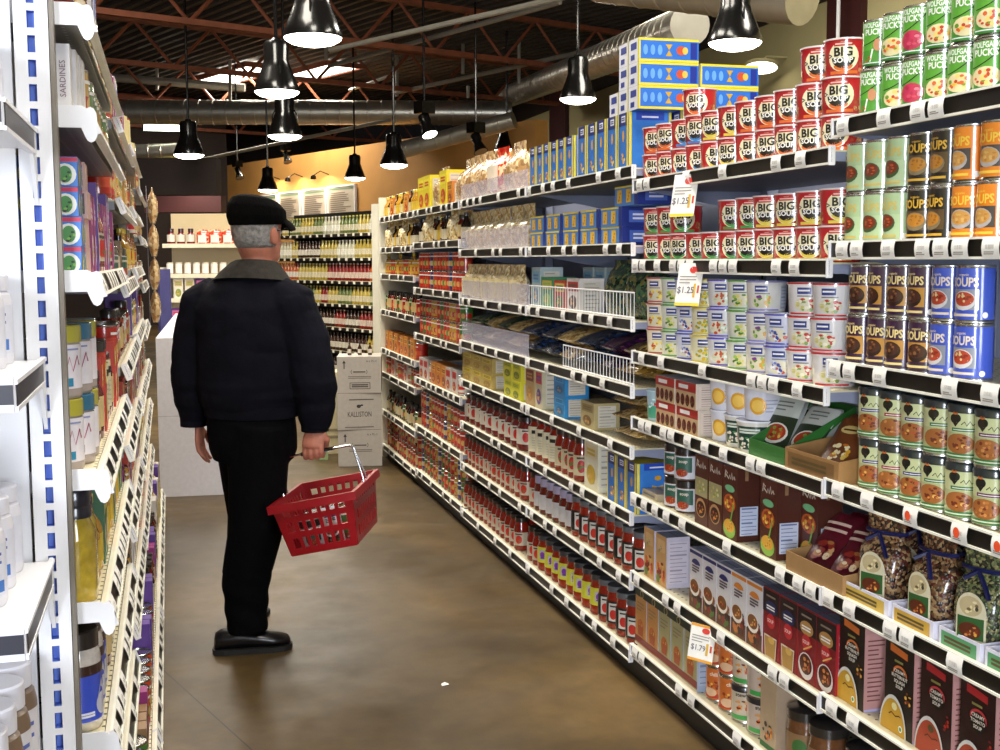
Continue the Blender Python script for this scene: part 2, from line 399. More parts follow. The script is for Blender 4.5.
# ducts
def duct(p0, p1, r, label, group='ventilation ducts'):
    p0, p1 = Vector(p0), Vector(p1); L_ = (p1-p0).length; d = (p1-p0)/L_
    prof = [(0, 0)]; z = 0; 
    while z < L_-.24: prof += [(r, z), (r, z+.22), (r*1.03, z+.225), (r*1.03, z+.245)]; z += .25
    prof += [(r, L_), (0, L_)]
    m = MB().lathe(prof, 20, caps=False)
    o = link('spiral_duct', m.mesh('duct', M['duct'])); o.location = p0; o.rotation_mode = 'QUATERNION'; o.rotation_quaternion = d.to_track_quat('Z', 'Y')
    return tag(o, label, 'duct', group)
duct(at(60, 112, 21.5), at(512, 113, 21.5), .215, 'long galvanised spiral duct crossing behind the hanging lamps')
duct(at(507, 97, 22.5), at(690, 25, 11.2), .19, 'galvanised spiral duct slanting up to the right above pasta boxes')
duct(at(600, -22, 9.6), at(803, -3, 8.2), .19, 'short wide spiral duct at the upper right with open end')
duct(at(514, 120, 18.0), at(395, 152, 18.6), .13, 'thin branch duct sloping down to the left before ochre wall')
duct(at(100, 154, 24), at(178, 151, 24), .16, 'short ribbed duct low at the far left of the ceiling')
# pipes and hanger rods
def pipe(p0, p1, r, label, m='pipe', name='ceiling_pipe', group='ceiling pipes'):
    return tag(link(name, MB().tube([p0, p1], r, 8).mesh(name, M[m])), label, 'pipe', group)
pipe(at(330, 66, 19), at(560, 2, 14.5), .035, 'upper pale conduit rising to the right across the trusses')
pipe(at(395, 93, 21), at(600, 48, 17), .035, 'lower pale conduit rising to the right below the trusses')
pipe(at(105, 77, 22), at(245, 88, 22), .075, 'grey pipe running level left of the skylights')
pipe(at(190, 162, 23), at(390, 120, 20), .03, 'thin sloping pipe behind the small hanging lamps')
pipe(at(350, 90, 22), at(390, 76, 20.5), .03, 'short pale pipe stub right of the skylights')
pipe(at(330, 50, 14.5), at(640, -20, 11), .03, 'highest thin conduit along the top of the ceiling')
for px, y0, y1, dd in ((157, 56, 90, 22), (230, 60, 104, 21.4), (397, 55, 96, 21), (463, 44, 74, 20), (519, 40, 84, 19), (326, 45, 60, 19), (468, 86, 98, 20)):
    pipe(at(px, y0, dd), at(px, y1, dd), .03, 'short pale hanger rod at %s of the ceiling' % {157: 'the far left', 230: 'the left skylight', 397: 'the middle', 463: 'the right centre', 519: 'the slanting duct', 326: 'the right skylight', 468: 'the branch duct'}[px], 'pipe', 'hanger_rod', 'hanger rods')
# skylights far down the shop; the panels over the aisles are added
def sky(p, sx, sy, label, rz):
    t = thing('skylight', p, rz, label, 'skylight', 'skylights')
    link('lit_panel', MB().box(-sx/2, sx/2, -sy/2, sy/2, -.01, .01).mesh('panel', M['daypanel'], False), t)
    f = MB()
    for a, b_, c_, d_ in ((-sx/2-.06, -sx/2, -sy/2, sy/2), (sx/2, sx/2+.06, -sy/2, sy/2), (-sx/2-.06, sx/2+.06, -sy/2-.06, -sy/2), (-sx/2-.06, sx/2+.06, sy/2, sy/2+.06)): f.box(a, b_, c_, d_, -.04, .05)
    link('frame', f.mesh('frame', M['rust'], False), t)
for px, py in ((239, 76), (317, 73)):
    area('skylight_daylight', at(px, py, 22.9)-Zv*.06, (0, 0, BA), .6, 1.0, 90, (1, .95, .85))
sky(at(239, 74, 22.8), .75, 2.2, 'bright skylight left of the large centre lamp', BA)
sky(at(317, 72, 22.8), .7, 2.0, 'bright skylight right of the large centre lamp', BA)
for q, (x_, y_) in enumerate(((.8, 1.2), (.8, 4.6), (.0, 7.6), (-.2, 11.4), (5.0, 6.0), (5.0, 10.5))):  # unseen panels added to go with the overhead fill lights
    sky(Vector((x_, y_, 4.93)), 1.2, 2.2, '%s skylight from the front, %s' % (ORD[q % 4], 'above the aisle' if q < 4 else 'above the next aisle'), 0)
# fluorescent strips at the left rear
for q, (px, py, w) in enumerate(((166, 128, .85), (165, 190, .55))):
    t = thing('strip_light', at(px, py, 24), 0, ['long white tube light at the far left under the duct', 'low yellowish light box at the far left above the maroon band'][q], 'light', None)
    hh = .06 if q == 0 else .12
    link('housing', MB().box(-w/2-.03, w/2+.03, .0, .12, -hh-.02, hh+.05).mesh('housing', M['blackmetal'], False), t)
    link('tube_cover', MB().box(-w/2, w/2, -.03, -.001, -hh, hh).mesh('cover', M['tube'] if q == 0 else mat('yellow_light_box', '#e8e070', emit='#f4e890', emit_s=.9), False), t)
# maroon soffit and beige header over the left rear display
slab(at(150, 205, 17), at(226, 205, 17), -.3, at(190, 213, 17).z, at(190, 197, 17).z, 'trim_3', M['maroon'])
slab(at(120, 205, 17.6), at(222, 205, 17.6), -.3, at(190, 196, 17.6).z, at(190, 160, 17.6).z, 'trim_4', M['darkwall'])
# maroon columns on the right wall
for px, w, nm in ((840, .36, 'trim_5'), (556, .5, 'trim_6')):
    r = ray(px, 100); q = r*(7.4/r.x)
    slab((7.42, q.y+w), (7.42, q.y-w), .14, 0, 5.2, nm, M['maroon'])
r = ray(838, 30); q = r*(7.25/r.x)
pipe((7.25, q.y, 2.5), (7.25, q.y, 5.0), .022, 'thin white conduit on the maroon column at the upper right', 'whitepaint')
# round lit lamp on the right wall
r = ray(761, 68); q = r*(7.15/r.x)+Vector((0, 0, CAM_Z))
t = thing('wall_lamp', q, -R_(30), 'flat round lit lamp on the beige wall at the upper right', 'lamp')
Mt = Matrix.Rotation(R_(-14), 4, 'X')
link('lit_disc', MB().lathe([(0, 0), (.2, 0), (.2, .03), (0, .03)], 24, M=Mt, caps=False).mesh('disc', mat('dim_opal', '#ffffff', emit='#fff6e2', emit_s=3)), t)
link('rim', MB().lathe([(.2, .0), (.215, -.002), (.215, .04), (.02, .07), (.02, .05), (.2, .03)], 24, M=Mt, caps=False).mesh('rim', M['olive']), t)
link('arm', MB().tube([Mt@Vector((0, 0, .05)), (.06, .035, .14), (.32, .18, .14)], .015, 8).mesh('arm', M['olive']), t)
BULB = mat('small_lit_bulb', '#ffffff', emit='#fff0d0', emit_s=5)
# menu boards and their lights on the ochre wall
def wall_hit(px, py):
    r = ray(px, py); n_ = bx; return r*((OW0.dot(n_))/r.dot(n_))+Vector((0, 0, CAM_Z))
for q, (xa, xb, ya, yb) in enumerate(((262, 279, 196, 226), (282, 302, 193, 223), (305.5, 328, 190, 221), (331, 357, 186.5, 218.5))):
    p0, p1 = wall_hit(xa, yb), wall_hit(xb, yb); p2 = wall_hit(xa, ya)
    w = (p1-p0).length; h = wall_hit((xa+xb)/2, ya).z-wall_hit((xa+xb)/2, yb).z
    t = thing('menu_board', ((p0+p1)/2).xy.to_3d()+Zv*wall_hit((xa+xb)/2, yb).z-bx*.03, BA-R_(90), '%s pale menu board from the left on the ochre wall' % ORD[q], 'sign', 'menu boards')
    mb = MB().box(-w/2, w/2, -.015, .015, 0, h, '#b9ab98'); a = Art(mb, S_plane((0, -.0155, 0), (1, 0, 0), (0, 0, 1)), eps=.002)
    a.lines(-w*.42, h*.08, w*.42, h*.84, 12, h*.03, '#7a6c60', seed=q); a.rect(-w*.45, h*.9, w*.45, h*.96, '#6f8a6c')
    link('panel', mb.mesh('panel', M['print'], False), t)
    f = MB()
    for aa in ((-w/2-.03, -w/2, 0, h), (w/2, w/2+.03, 0, h), (-w/2-.03, w/2+.03, h, h+.03), (-w/2-.03, w/2+.03, -.03, 0)): f.box(aa[0], aa[1], -.03, .02, aa[2], aa[3])
    link('frame', f.mesh('frame', M['whitepaint'], False), t)
for q, px in enumerate((280.5, 303.5, 329.5)):
    p = wall_hit(px, 190-q*2)-bx*.35+Zv*.12
    t = thing('picture_light', p, BA-R_(90), '%s small spot lamp from the left above the menu boards' % ORD[q], 'lamp', 'menu board lamps')
    link('shade', MB().lathe([(.02, .08), (.05, .06), (.06, 0), (.055, 0), (.03, .06)], 14, caps=False).mesh('shade', M['blackmetal']), t)
    link('arm', MB().tube([(0, 0, .07), (0, .15, .16), (0, .34, .1)], .012, 6).mesh('arm', M['blackmetal']), t)
    link('bulb', MB().lathe([(0, .01), (.04, .02), (.03, .05), (0, .055)], 12, caps=False).mesh('bulb', BULB), t)
    l = bpy.data.lights.new('bulb_light', 'SPOT'); l.energy = 16; l.color = (1, .86, .62); l.spot_size = R_(150); l.shadow_soft_size = .05
    lo = bpy.data.objects.new('bulb_light', l); COL.objects.link(lo); lo.parent = t; lo.location = (0, .05, 0); lo.rotation_euler = (R_(35), 0, 0)
# pendant lamps
def bell(r):
    k = r/.2
    out = MB().lathe([(0, .47*k), (.035*k, .47*k), (.05*k, .45*k), (.10*k, .44*k), (.115*k, .40*k), (.112*k, .27*k), (.135*k, .2*k), (.175*k, .1*k), (.2*k, .03*k), (.2*k, .0), (.19*k, .0), (.19*k, .03*k), (.12*k, .2*k), (0, .3*k)], 28, caps=False)
    dif = MB().lathe([(0, -.055*k), (.08*k, -.052*k), (.15*k, -.036*k), (.188*k, -.014*k), (.197*k, 0), (.188*k, .02*k), (0, .03*k)], 28, caps=False)
    yoke = MB()
    for s in (-1, 1): yoke.tube([(s*.116*k, 0, .30*k), (s*.15*k, 0, .24*k), (s*.15*k, 0, .14*k)], .008*k, 5)
    return out.mesh('bell', M['blackmetal']), dif.mesh('dif', M['opal']), yoke.mesh('yoke', M['blackmetal'])
BELL = bell(.2); BELLS = bell(.17)
for px, py, d_, lab, small, e in (
    (313, 38, 8.3, 'largest black bell lamp, nearest, at the top centre', 0, 60), (277, 92, 10.8, 'black bell lamp with white glass right before the skylights', 0, 60),
    (285, 136, 14.2, 'black bell lamp below the skylights before the long duct', 0, 60), (189, 155, 16.2, 'black bell lamp hanging at the far left', 0, 60),
    (268, 190, 20.7, 'small black bell lamp above the flat cap of the man', 1, 40), (355, 178, 20.0, 'small black bell lamp above the menu boards', 1, 40),
    (394, 165, 17.5, 'black bell lamp right of the menu boards', 0, 60), (735, 43, 7.7, 'large black bell lamp right of the stacked pasta boxes', 1, 60),
    (578, 99, 13.2, 'black bell lamp hanging before the slanting duct', 0, 60), (507, 150, 19.2, 'small black bell lamp above the chip bags', 0, 50)):
    p = at(px, py, d_); t = thing('pendant_lamp', p, random.uniform(0, 3), lab, 'lamp', 'pendant lamps')
    B_ = BELLS if small else BELL; k = .85 if small else 1
    link('bell_housing', B_[0], t); link('glass_diffuser', B_[1], t); link('yoke', B_[2], t)
    link('stem', MB().tube([(0, 0, .46*k), (0, 0, 5.0-p.z)], .016, 6).mesh('stem', M['blackmetal']), t)
    l = bpy.data.lights.new('lamp_light', 'SPOT'); l.energy = e; l.color = (1, .93, .78); l.spot_size = R_(140); l.spot_blend = .6; l.shadow_soft_size = .16
    lo = bpy.data.objects.new('lamp_light', l); COL.objects.link(lo); lo.parent = t; lo.location = (0, 0, -.08)
# adjustable spot heads on stems
for px, py, d_, lab in ((430, 135, 15, 'lit spot head on a long stem right of centre'), (481, 152, 17, 'dark spot head hanging above the chip bags'), (240, 178, 22, 'tiny dark spot left of the menu boards'), (288, 162, 22, 'tiny dark spot above the menu boards')):
    p = at(px, py, d_); t = thing('track_spot', p, R_(25), lab, 'lamp', 'spot heads')
    Mh = Matrix.Rotation(R_(-28), 4, 'X'); s = .75 if d_ > 20 else 1.0
    link('head', MB().lathe([(0, .28*s), (.07*s, .28*s), (.075*s, .2*s), (.06*s, .15*s), (.105*s, 0), (.095*s, 0), (.05*s, .12*s), (0, .12*s)], 16, M=Mh, caps=False).mesh('head', M['blackmetal']), t)
    link('reflector_glass', MB().lathe([(0, .0), (.094*s, .005), (0, .02)], 16, M=Mh, caps=False).mesh('glass', M['opal'] if px in (430,) else M['duct']), t)
    link('stem', MB().tube([Mh@Vector((0, 0, .24*s)), Mh@Vector((0, 0, .24*s))+Vector((0, 0, .06)), (0, .11*s, 5.0-p.z)], .014, 6).mesh('stem', M['blackmetal']), t)
    link('ballast_box', MB().box(-.1*s, .1*s, .02, .2*s, .27*s, .42*s).mesh('ballast', M['blackmetal'], False), t)
# ------------------------------------------------------------------ shelving
XR, YB0, BW = 1.461, 2.486, 1.22
SH = {'E': [1.693, 1.419, 1.148, .871, .611, .356, .10], 'D': [1.635, 1.379, 1.082, .864, .609, .345, .095],
      'C2': [1.684, 1.433, 1.185, .964, .761, .538, .318, .07], 'C1': [1.684, 1.433, 1.185, .964, .761, .538, .318, .07],
      'B': [1.682, 1.485, 1.211, .933, .659, .363, .08], 'A': [1.68, 1.468, 1.283, 1.032, .756, .584, .312, .06]}
YN = {'E': YB0-BW, 'D': YB0, 'C2': YB0+BW, 'C1': YB0+2*BW, 'B': YB0+3*BW, 'A': YB0+4*BW}      # near end of each bay
BAYN = {'E': 'nearest right bay', 'D': 'second right bay', 'C2': 'third right bay', 'C1': 'fourth right bay', 'B': 'fifth right bay', 'A': 'farthest right bay'}
SHN = ['top shelf', 'second shelf', 'third shelf', 'fourth shelf', 'fifth shelf', 'sixth shelf', 'seventh shelf', 'bottom shelf']
def where(bay, i):  # shelf, bay
    n = len(SH[bay]); return (SHN[i] if i < n-1 else 'bottom shelf')+', '+BAYN[bay]
def rail_mesh(w):
    m = MB(); w2 = w/2-.002
    m.box(.004, .013, -w2, w2, -.002, .038, '#e9e5d2'); m.box(-.001, .004, -w2, w2, .0345, .039, '#f2f0e2'); m.box(-.002, .004, -w2, w2, -.003, .002, '#f2f0e2')
    m.box(.0022, .0045, -w2, w2, .002, .0345, '#17140f')
    for s in (-1, 1): m.box(-.003, .012, s*w2-.005*(s > 0), s*w2+.005*(s < 0), -.005, .04, '#e6e4e6')
    return m.mesh('price_rail', M['rail'], False)
def deck_mesh(w, depth):
    m = MB(); w2 = w/2-.003
    m.box(.013, depth, -w2, w2, .026, .03, mi=0); m.box(.013, depth, -w2, w2, .004, .0259, mi=1)
    for s in (-1, 1):   # cantilever brackets below each end
        y = s*(w2-.004); m.add([(.04, y-.002, .005), (depth, y-.002, .005), (depth, y-.002, -.07), (.04, y+.002, .005), (depth, y+.002, .005), (depth, y+.002, -.07)], [(0, 1, 2), (3, 5, 4), (0, 3, 4, 1), (1, 4, 5, 2), (2, 5, 3, 0)], mi=1)
    return m.mesh('shelf_deck', [M['deck'], M['backpanel']], False)
def tag_mesh(v):
    w = .05; m = MB(); rg = random.Random(v); vs = []
    for k in range(5):
        z = -.001+.039*k/4; x = -.0025-.004*math.sin(math.pi*k/4); vs += [(x, w/2, z), (x, -w/2, z)]
    m.add(vs, [(2*k, 2*k+1, 2*k+3, 2*k+2) for k in range(4)], '#f6f4ee')
    a = Art(m, S_plane((-.0075, 0, 0), (0, -1, 0), (0, 0, 1)), eps=.0004)
    for k in range(9): a.rect(-.012+k*.0028, .016, -.012+k*.0028+rg.choice((.0006, .0011)), .024, '#8a8680')
    a.lines(-.014, .005, .016, .012, 2, .002, '#98948c', seed=v)
    if v >= 3: a.ell(-.004, .02, .0095, .0105, '#f0562c', 3)
    return m.mesh('price_tag', M['print'])
TAGS = [tag_mesh(v) for v in range(4)]
RAIL, DECK, BASE = rail_mesh(BW), deck_mesh(BW, .45), deck_mesh(BW, .5)
def slot_col(mb, x0, x1, z0, z1, y, pitch=.05, col='#23252e'):
    z = z0
    while z < z1: mb.box(x0, x1, y-.0006, y+.0006, z, z+pitch*.5, col); z += pitch
UPR = MB().box(0, .04, -.025, .025, .0, 1.8, '#9aa0b4')
for z in [.1+.05*i for i in range(34)]: UPR.box(-.0008, 0, -.006, .006, z, z+.025, '#23252e')
UPR = UPR.mesh('upright', M['rail'], False)
DK = .5                             # depth of the shelving behind its front edge
for bay in 'A', 'B', 'C1', 'C2', 'D', 'E':
    yn = YN[bay]; yc = yn+BW/2; hs = SH[bay]
    t = thing('shelving_bay', (XR, yc, 0), 0, 'cream steel shelving bay, %s of the aisle' % BAYN[bay], 'shelving', 'right-hand shelving bays')
    link('back_panel', MB().box(DK, DK+.02, -BW/2, BW/2, .05, 1.78).mesh('back', M['backpanel'], False), t)
    for s in (-1, 1):
        o = link('upright', UPR, t); o.location = (DK-.045, s*(BW/2-.0265), 0)
    link('kick_plate', MB().box(.035, .055, -BW/2, BW/2, 0, hs[-1]).mesh('kick', M['kick'], False), t)
    rg = random.Random(bay)
    for i, h in enumerate(hs):
        last = i == len(hs)-1
        s = link('shelf', BASE if last else DECK, t); s.location = (0, 0, h)
        link('price_rail', RAIL, s)
        y = BW/2-rg.uniform(.03, .1); 
        while y > -BW/2+.04:
            k = rg.randrange(3) if not (bay == 'E' and i == 3 and y < .35) else 3
            o = link('price_tag', TAGS[k], s); o.location.y = y
            y -= rg.choice((.06, .09, .12, .16, .24, .3) if bay in 'DE' else (.13, .19, .26, .33))
# end panel at the far end
_ba = [o for o in bpy.data.objects if o.name.startswith('shelving_bay') and 'farthest' in o['label']][0]
link('end_panel', MB().box(0, DK+.02, BW/2+.005, BW/2+.03, 0, 1.86).mesh('end', M['steelpaint'], False), _ba)
# hanging offer cards
def card(w, h, big):
    m = MB().box(-w/2, w/2, -.0008, .0008, 0, h, '#f2efe6'); a = Art(m, S_plane((0, -.0009, 0), (1, 0, 0), (0, 0, 1)))
    a.ell(w*.12, h*.84, w*.16, h*.08, '#d8473e', 2)
    a.rect(-w/2, 0, w/2, h*.07, '#e8a23a' if big else '#ecd24a', 1)
    if big: a.rect(-w/2, h*.93, w/2, h, '#e8a23a', 1)
    a.lines(-w*.4, h*.5, w*.3, h*.72, 3, h*.025, '#9a938c')
    a.text('$1.79' if big else '$1.25', -w*.1, h*.36, h*.15, '#6a6470', bold=.01)
    a.rect(w*.2, h*.2, w*.3, h*.52, '#d9b04a', 2); a.rect(w*.36, h*.3, w*.44, h*.48, '#c8503f', 2)
    return m.mesh('offer_card', M['print'], False)
CS, CB = card(.085, .125, 0), card(.085, .105, 1)
for me, (px, h, bay), tilt, lab in ((CS, (690, SH['D'][0], 'D'), 32, 'white offer card with red oval hanging below the top shelf of red soup cups'), (CS, (695, SH['D'][1], 'D'), 32, 'white offer card with red oval hanging below the second shelf of soup cups'), (CB, (708, SH['D'][5], 'D'), 12, 'orange-edged offer card priced $1.79 hanging before the broth cartons')):
    y = yx(px, h, XR); hh = .125 if me is CS else .105
    o = link('offer_card', me); o.rotation_euler = (R_(-12), 0, R_(-90+30)); o.location = (XR-.026, y, h+.03-hh); tag(o, lab, 'price card', 'offer cards')
# bay joint clip strips etc. come with the shelves above
# ------------------------------------------------------------------ product kinds
RED, CREAM = '#c01f26', '#efe6bf'
FOODS = {'soup': ['#b5552a', '#d98b3c', '#8c3a1c', '#e6b45c', '#6f2c16'], 'veg': ['#d8602c', '#e9b23e', '#6f9a35', '#c23c26', '#f0d27a'], 'bean': ['#7a3018', '#9c4a24', '#5a1f12', '#c07a3c'], 'pasta': ['#e8b43c', '#d99a2c', '#f0cf70', '#b87a20'], 'pink': ['#d4516a', '#b8304c', '#e87f92'], 'green': ['#6f9a35', '#9cbf55', '#4a7326', '#d8cf6a'], 'choc': ['#4a2618', '#6b3a20', '#8a5a34', '#2e1710']}
def can(r, h, art=None, base='#888888', seg=28, lidcol=None, name='can', m='gloss'):
    b = MB().lathe([(0, .001), (r*.94, .001), (r*.96, 0), (r, .001), (r, .005), (r*.965, .007), (r*.965, h-.007), (r, h-.005), (r, h-.001), (r*.96, h), (r*.94, h-.003), (0, h-.003)], seg, '#c8c8c8', caps=False)
    parts = [('can_body', b.mesh('can_body', M['steel']))]
    top = h-.006
    if lidcol:
        hl = h*.14
        l = MB().lathe([(r*.96, h-hl), (r*1.03, h-hl), (r*1.03, h-.003), (r*.98, h+.0005), (r*.9, h+.0005), (r*.88, h-.002), (0, h-.002)], seg, lidcol, caps=False)
        parts.append(('lid', l.mesh('lid', M['lid']))); top = h-hl-.001
    rl = r*.99
    lb = MB().lathe([(rl, .007), (rl, top)], seg, base, caps=False)
    if art: art(Art(lb, S_cyl(rl, rl, h), step=.008))
    parts.append(('label', lb.mesh('label', M[m])))
    return parts
def tub(r0, r1, h, art, base, lid='#e8e8ea', rim=None, seg=28):
    b = MB().lathe([(0, 0), (r0*.97, 0), (r0, .002), (r1, h-.006), (r1*1.04, h-.006), (r1*1.04, h-.002)], seg, base, caps=False)
    if art: art(Art(b, S_cyl(r0, r1, h-.006), step=.008))
    l = MB().lathe([(r1*1.04, h-.003), (r1*1.06, h-.004), (r1*1.06, h), (r1*.97, h), (r1*.95, h-.003), (0, h-.003)], seg, [rim or lid]*3+[lid]*2, caps=False)
    return [('cup', b.mesh('cup', M['gloss'])), ('lid', l.mesh('lid', M['lid']))]
def carton(w, d, h, base, front=None, side=None, top=None, sidecol=None, topcol=None, m='print', seam=True):
    b = MB().box(-w/2, w/2, -d/2, d/2, 0, h, base)
    if sidecol: b.c[-3] = hx(sidecol); b.c[-1] = hx(sidecol)
    if topcol: b.c[-5] = hx(topcol)
    if front: front(Art(b, S_plane((0, -d/2, 0), (1, 0, 0), (0, 0, 1))))
    if side: side(Art(b, S_plane((w/2, 0, 0), (0, 1, 0), (0, 0, 1))))
    if top: top(Art(b, S_plane((0, 0, h), (1, 0, 0), (0, 1, 0))))
    elif seam: Art(b, S_plane((0, 0, h), (1, 0, 0), (0, 1, 0))).rect(-w/2, -.0012, w/2, .0012, '#5a4c40')
    return [('carton', b.mesh('carton', M[m], False))]
def jar(r, h, content, label=None, art=None, lid='#2a2622', neck=.72, lidh=.02, seg=24, wrap=2.4, lz=(.18, .62), m='glass', clip=None):
    nz = h-lidh
    b = MB().lathe([(0, 0), (r*.9, 0), (r, h*.04), (r, nz*.72), (r*.93, nz*.82), (r*neck, nz*.95), (r*neck, nz), (0, nz)], seg, content, caps=False)
    parts = [('jar_body', b.mesh('jar', M[m]))]
    rn = r*neck*1.1
    parts.append(('lid', MB().lathe([(rn*.9, nz-.003), (rn, nz-.003), (rn, h-.002), (rn*.94, h), (0, h)], seg, lid, caps=False).mesh('lid', M['lid'])))
    if label:
        lb = MB(); a = Art(lb, S_cyl(r, r, h), step=.008); z0, z1 = h*lz[0], h*lz[1]
        a.rect(-r*wrap/2, z0, r*wrap/2, z1, label, 1)
        if art: art(a, z0, z1)
        parts.append(('label', lb.mesh('label', M['print'])))
    return parts
def bottle(r, h, col, cap, label=None, art=None, seg=20, shoulder=.55, m='glass'):
    b = MB().lathe([(0, 0), (r*.92, 0), (r, h*.03), (r, h*shoulder), (r*.85, h*(shoulder+.08)), (r*.42, h*(shoulder+.2)), (r*.36, h*.9), (0, h*.9)], seg, col, caps=False)
    parts = [('bottle_body', b.mesh('bottle', M[m])), ('cap', MB().lathe([(r*.4, h*.88), (r*.44, h*.88), (r*.44, h*.985), (r*.38, h), (0, h)], seg, cap, caps=False).mesh('cap', M['lid']))]
    if label:
        lb = MB(); a = Art(lb, S_cyl(r, r, h), step=.01); a.rect(-r*1.3, h*.12, r*1.3, h*(shoulder-.06), label, 1)
        if art: art(a)
        parts.append(('label', lb.mesh('label', M['print'])))
    return parts
def bag(w, d, h, m, seed=1, top=.8, label=None, art=None, col='#ffffff', flop=0, pinch=False):
    rg = random.Random(seed); NX, NZ = 10, 10; b = MB(); fr, bk = [], []
    for jz in range(NZ+1):
        v = jz/NZ; z = h*v
        th = d/2*(max(0.04, math.sin(math.pi*min(1, (v/top)*(1 if pinch else .92)+(0 if pinch else .08)))**.5) if v < top else .04+.25*(1-v)*1.0)
        ww = w/2*(1-.12*abs(v-.45)) if v < top else w/2*(.75+.25*rg.random()*0+.1*(v-top))
        for ix in range(NX+1):
            u = ix/NX*2-1; q = th*max(0, 1-abs(u)**3)**.6; nz_ = noise.noise(Vector((u*2+seed, v*5, seed*3.1)))*.006*(1 if abs(u) < 1 else 0)
            x = u*ww+noise.noise(Vector((v*6, seed, 1)))*.004; fy = flop*max(0, v-.6)**1.5
            fr.append(Vector((x, -q-nz_+fy, z))); bk.append(Vector((x, q+nz_+fy, z)))
    n = len(fr); b.add(fr+bk, [], col); W_ = NX+1
    c = hx(col)
    def q_(i): b.f.append(i); b.c.append(c); b.m.append(0)
    for jz in range(NZ):
        for ix in range(NX):
            a = jz*W_+ix; q_([a, a+1, a+W_+1, a+W_]); q_([n+a, n+a+W_, n+a+W_+1, n+a+1])
        a = jz*W_; q_([a, a+W_, n+a+W_, n+a]); a += NX; q_([a, n+a, n+a+W_, a+W_])
    for ix in range(NX): q_([ix, n+ix, n+ix+1, ix+1]); a = NZ*W_+ix; q_([a, a+1, n+a+1, n+a])
    parts = [('bag_body', b.mesh('bag', m, True, 60))]
    if label:
        lb = MB(); zc0, zc1 = h*.12, h*.62; dd = d/2+.004
        def S(a_, b_, l):
            u = a_/(w/2); return Vector((a_, -dd*max(.2, 1-abs(u)**3)**.6-l-.002, b_))
        a = Art(lb, S, step=.01)
        if art: art(a)
        else: a.rect(-w*.32, zc0, w*.32, zc1, label, 1)
        parts.append(('label', lb.mesh('label', M['print'])))
    return parts
def filled_mat(name, cols, scale, rough=.25, coat=.7):      # clear bag packed with pieces
    m = mat(name, cols[0], rough, coat=coat); N, L = nodes(m); b = N['Principled BSDF']
    t = N.new('ShaderNodeTexCoord'); v = N.new('ShaderNodeTexVoronoi'); v.inputs['Scale'].default_value = scale; L.new(t.outputs['Object'], v.inputs['Vector'])
    cr = N.new('ShaderNodeValToRGB'); sp = N.new('ShaderNodeSeparateColor'); L.new(v.outputs['Color'], sp.inputs[0]); L.new(sp.outputs[0], cr.inputs[0])
    cr.color_ramp.interpolation = 'CONSTANT'; e = cr.color_ramp.elements
    e[0].position = 0; e[0].color = (*hx(cols[0]), 1); e[1].position = 1/len(cols); e[1].color = (*hx(cols[1]), 1)
    for i in range(2, len(cols)): k = e.new(i/len(cols)); k.color = (*hx(cols[i]), 1)
    L.new(cr.outputs[0], b.inputs['Base Color'])
    bp = N.new('ShaderNodeBump'); bp.inputs['Strength'].default_value = .6; bp.inputs['Distance'].default_value = .004; bp.invert = True
    L.new(v.outputs['Distance'], bp.inputs['Height']); L.new(bp.outputs[0], b.inputs['Normal']); return m
M['beans'] = filled_mat('bean_mix_in_cellophane', ['#3a2a1c', '#6b4a30', '#8f6f4a', '#2a1d18', '#5c2a20', '#a88a60'], 150)
M['peas'] = filled_mat('split_pea_mix_in_cellophane', ['#4a5a34', '#6a7448', '#3a3a2a', '#8f8a5a', '#2c2c22'], 170)
M['noodle'] = filled_mat('pale_pasta_in_bag', ['#d8bf85', '#c9a869', '#e6d6a4', '#b08f55', '#f0e6c4'], 90)
M['chips'] = filled_mat('chips_in_bag', ['#c9a878', '#b58a58', '#dfc79a', '#96724a'], 60)
M['olivebag'] = filled_mat('dark_green_pasta_bag', ['#1f3a2a', '#24483a', '#15281e', '#3a5a3a', '#6f6a3a'], 70)
M['bluebag'] = filled_mat('dark_blue_pasta_bag', ['#20304f', '#2c4570', '#18202f', '#5a5a52'], 60)
M['purplebag'] = filled_mat('dark_purple_pasta_bag', ['#3a1440', '#541c58', '#2a0f30', '#6a4a3a'], 60)
M['strand'] = filled_mat('long_pasta_strands_in_bag', ['#b8985a', '#a2824a', '#cdb478', '#8a6a3a'], 70)
M['goldfoil'] = filled_mat('gold_brown_bag', ['#8a6a2a', '#a8863c', '#6b4e1e', '#c8aa5a'], 50)
M['redbag'] = filled_mat('red_snack_bag', ['#c8341f', '#d9502c', '#b02415', '#e8c8a0'], 40)
M['maroonbag'] = mat('maroon_packet', '#5c1222', rough=.3, coat=.4, noise_s=30, noise_a=.15)
M['brownpk'] = mat('brown_foil_packet', '#5a3018', rough=.28, coat=.5, noise_s=25, noise_a=.2)

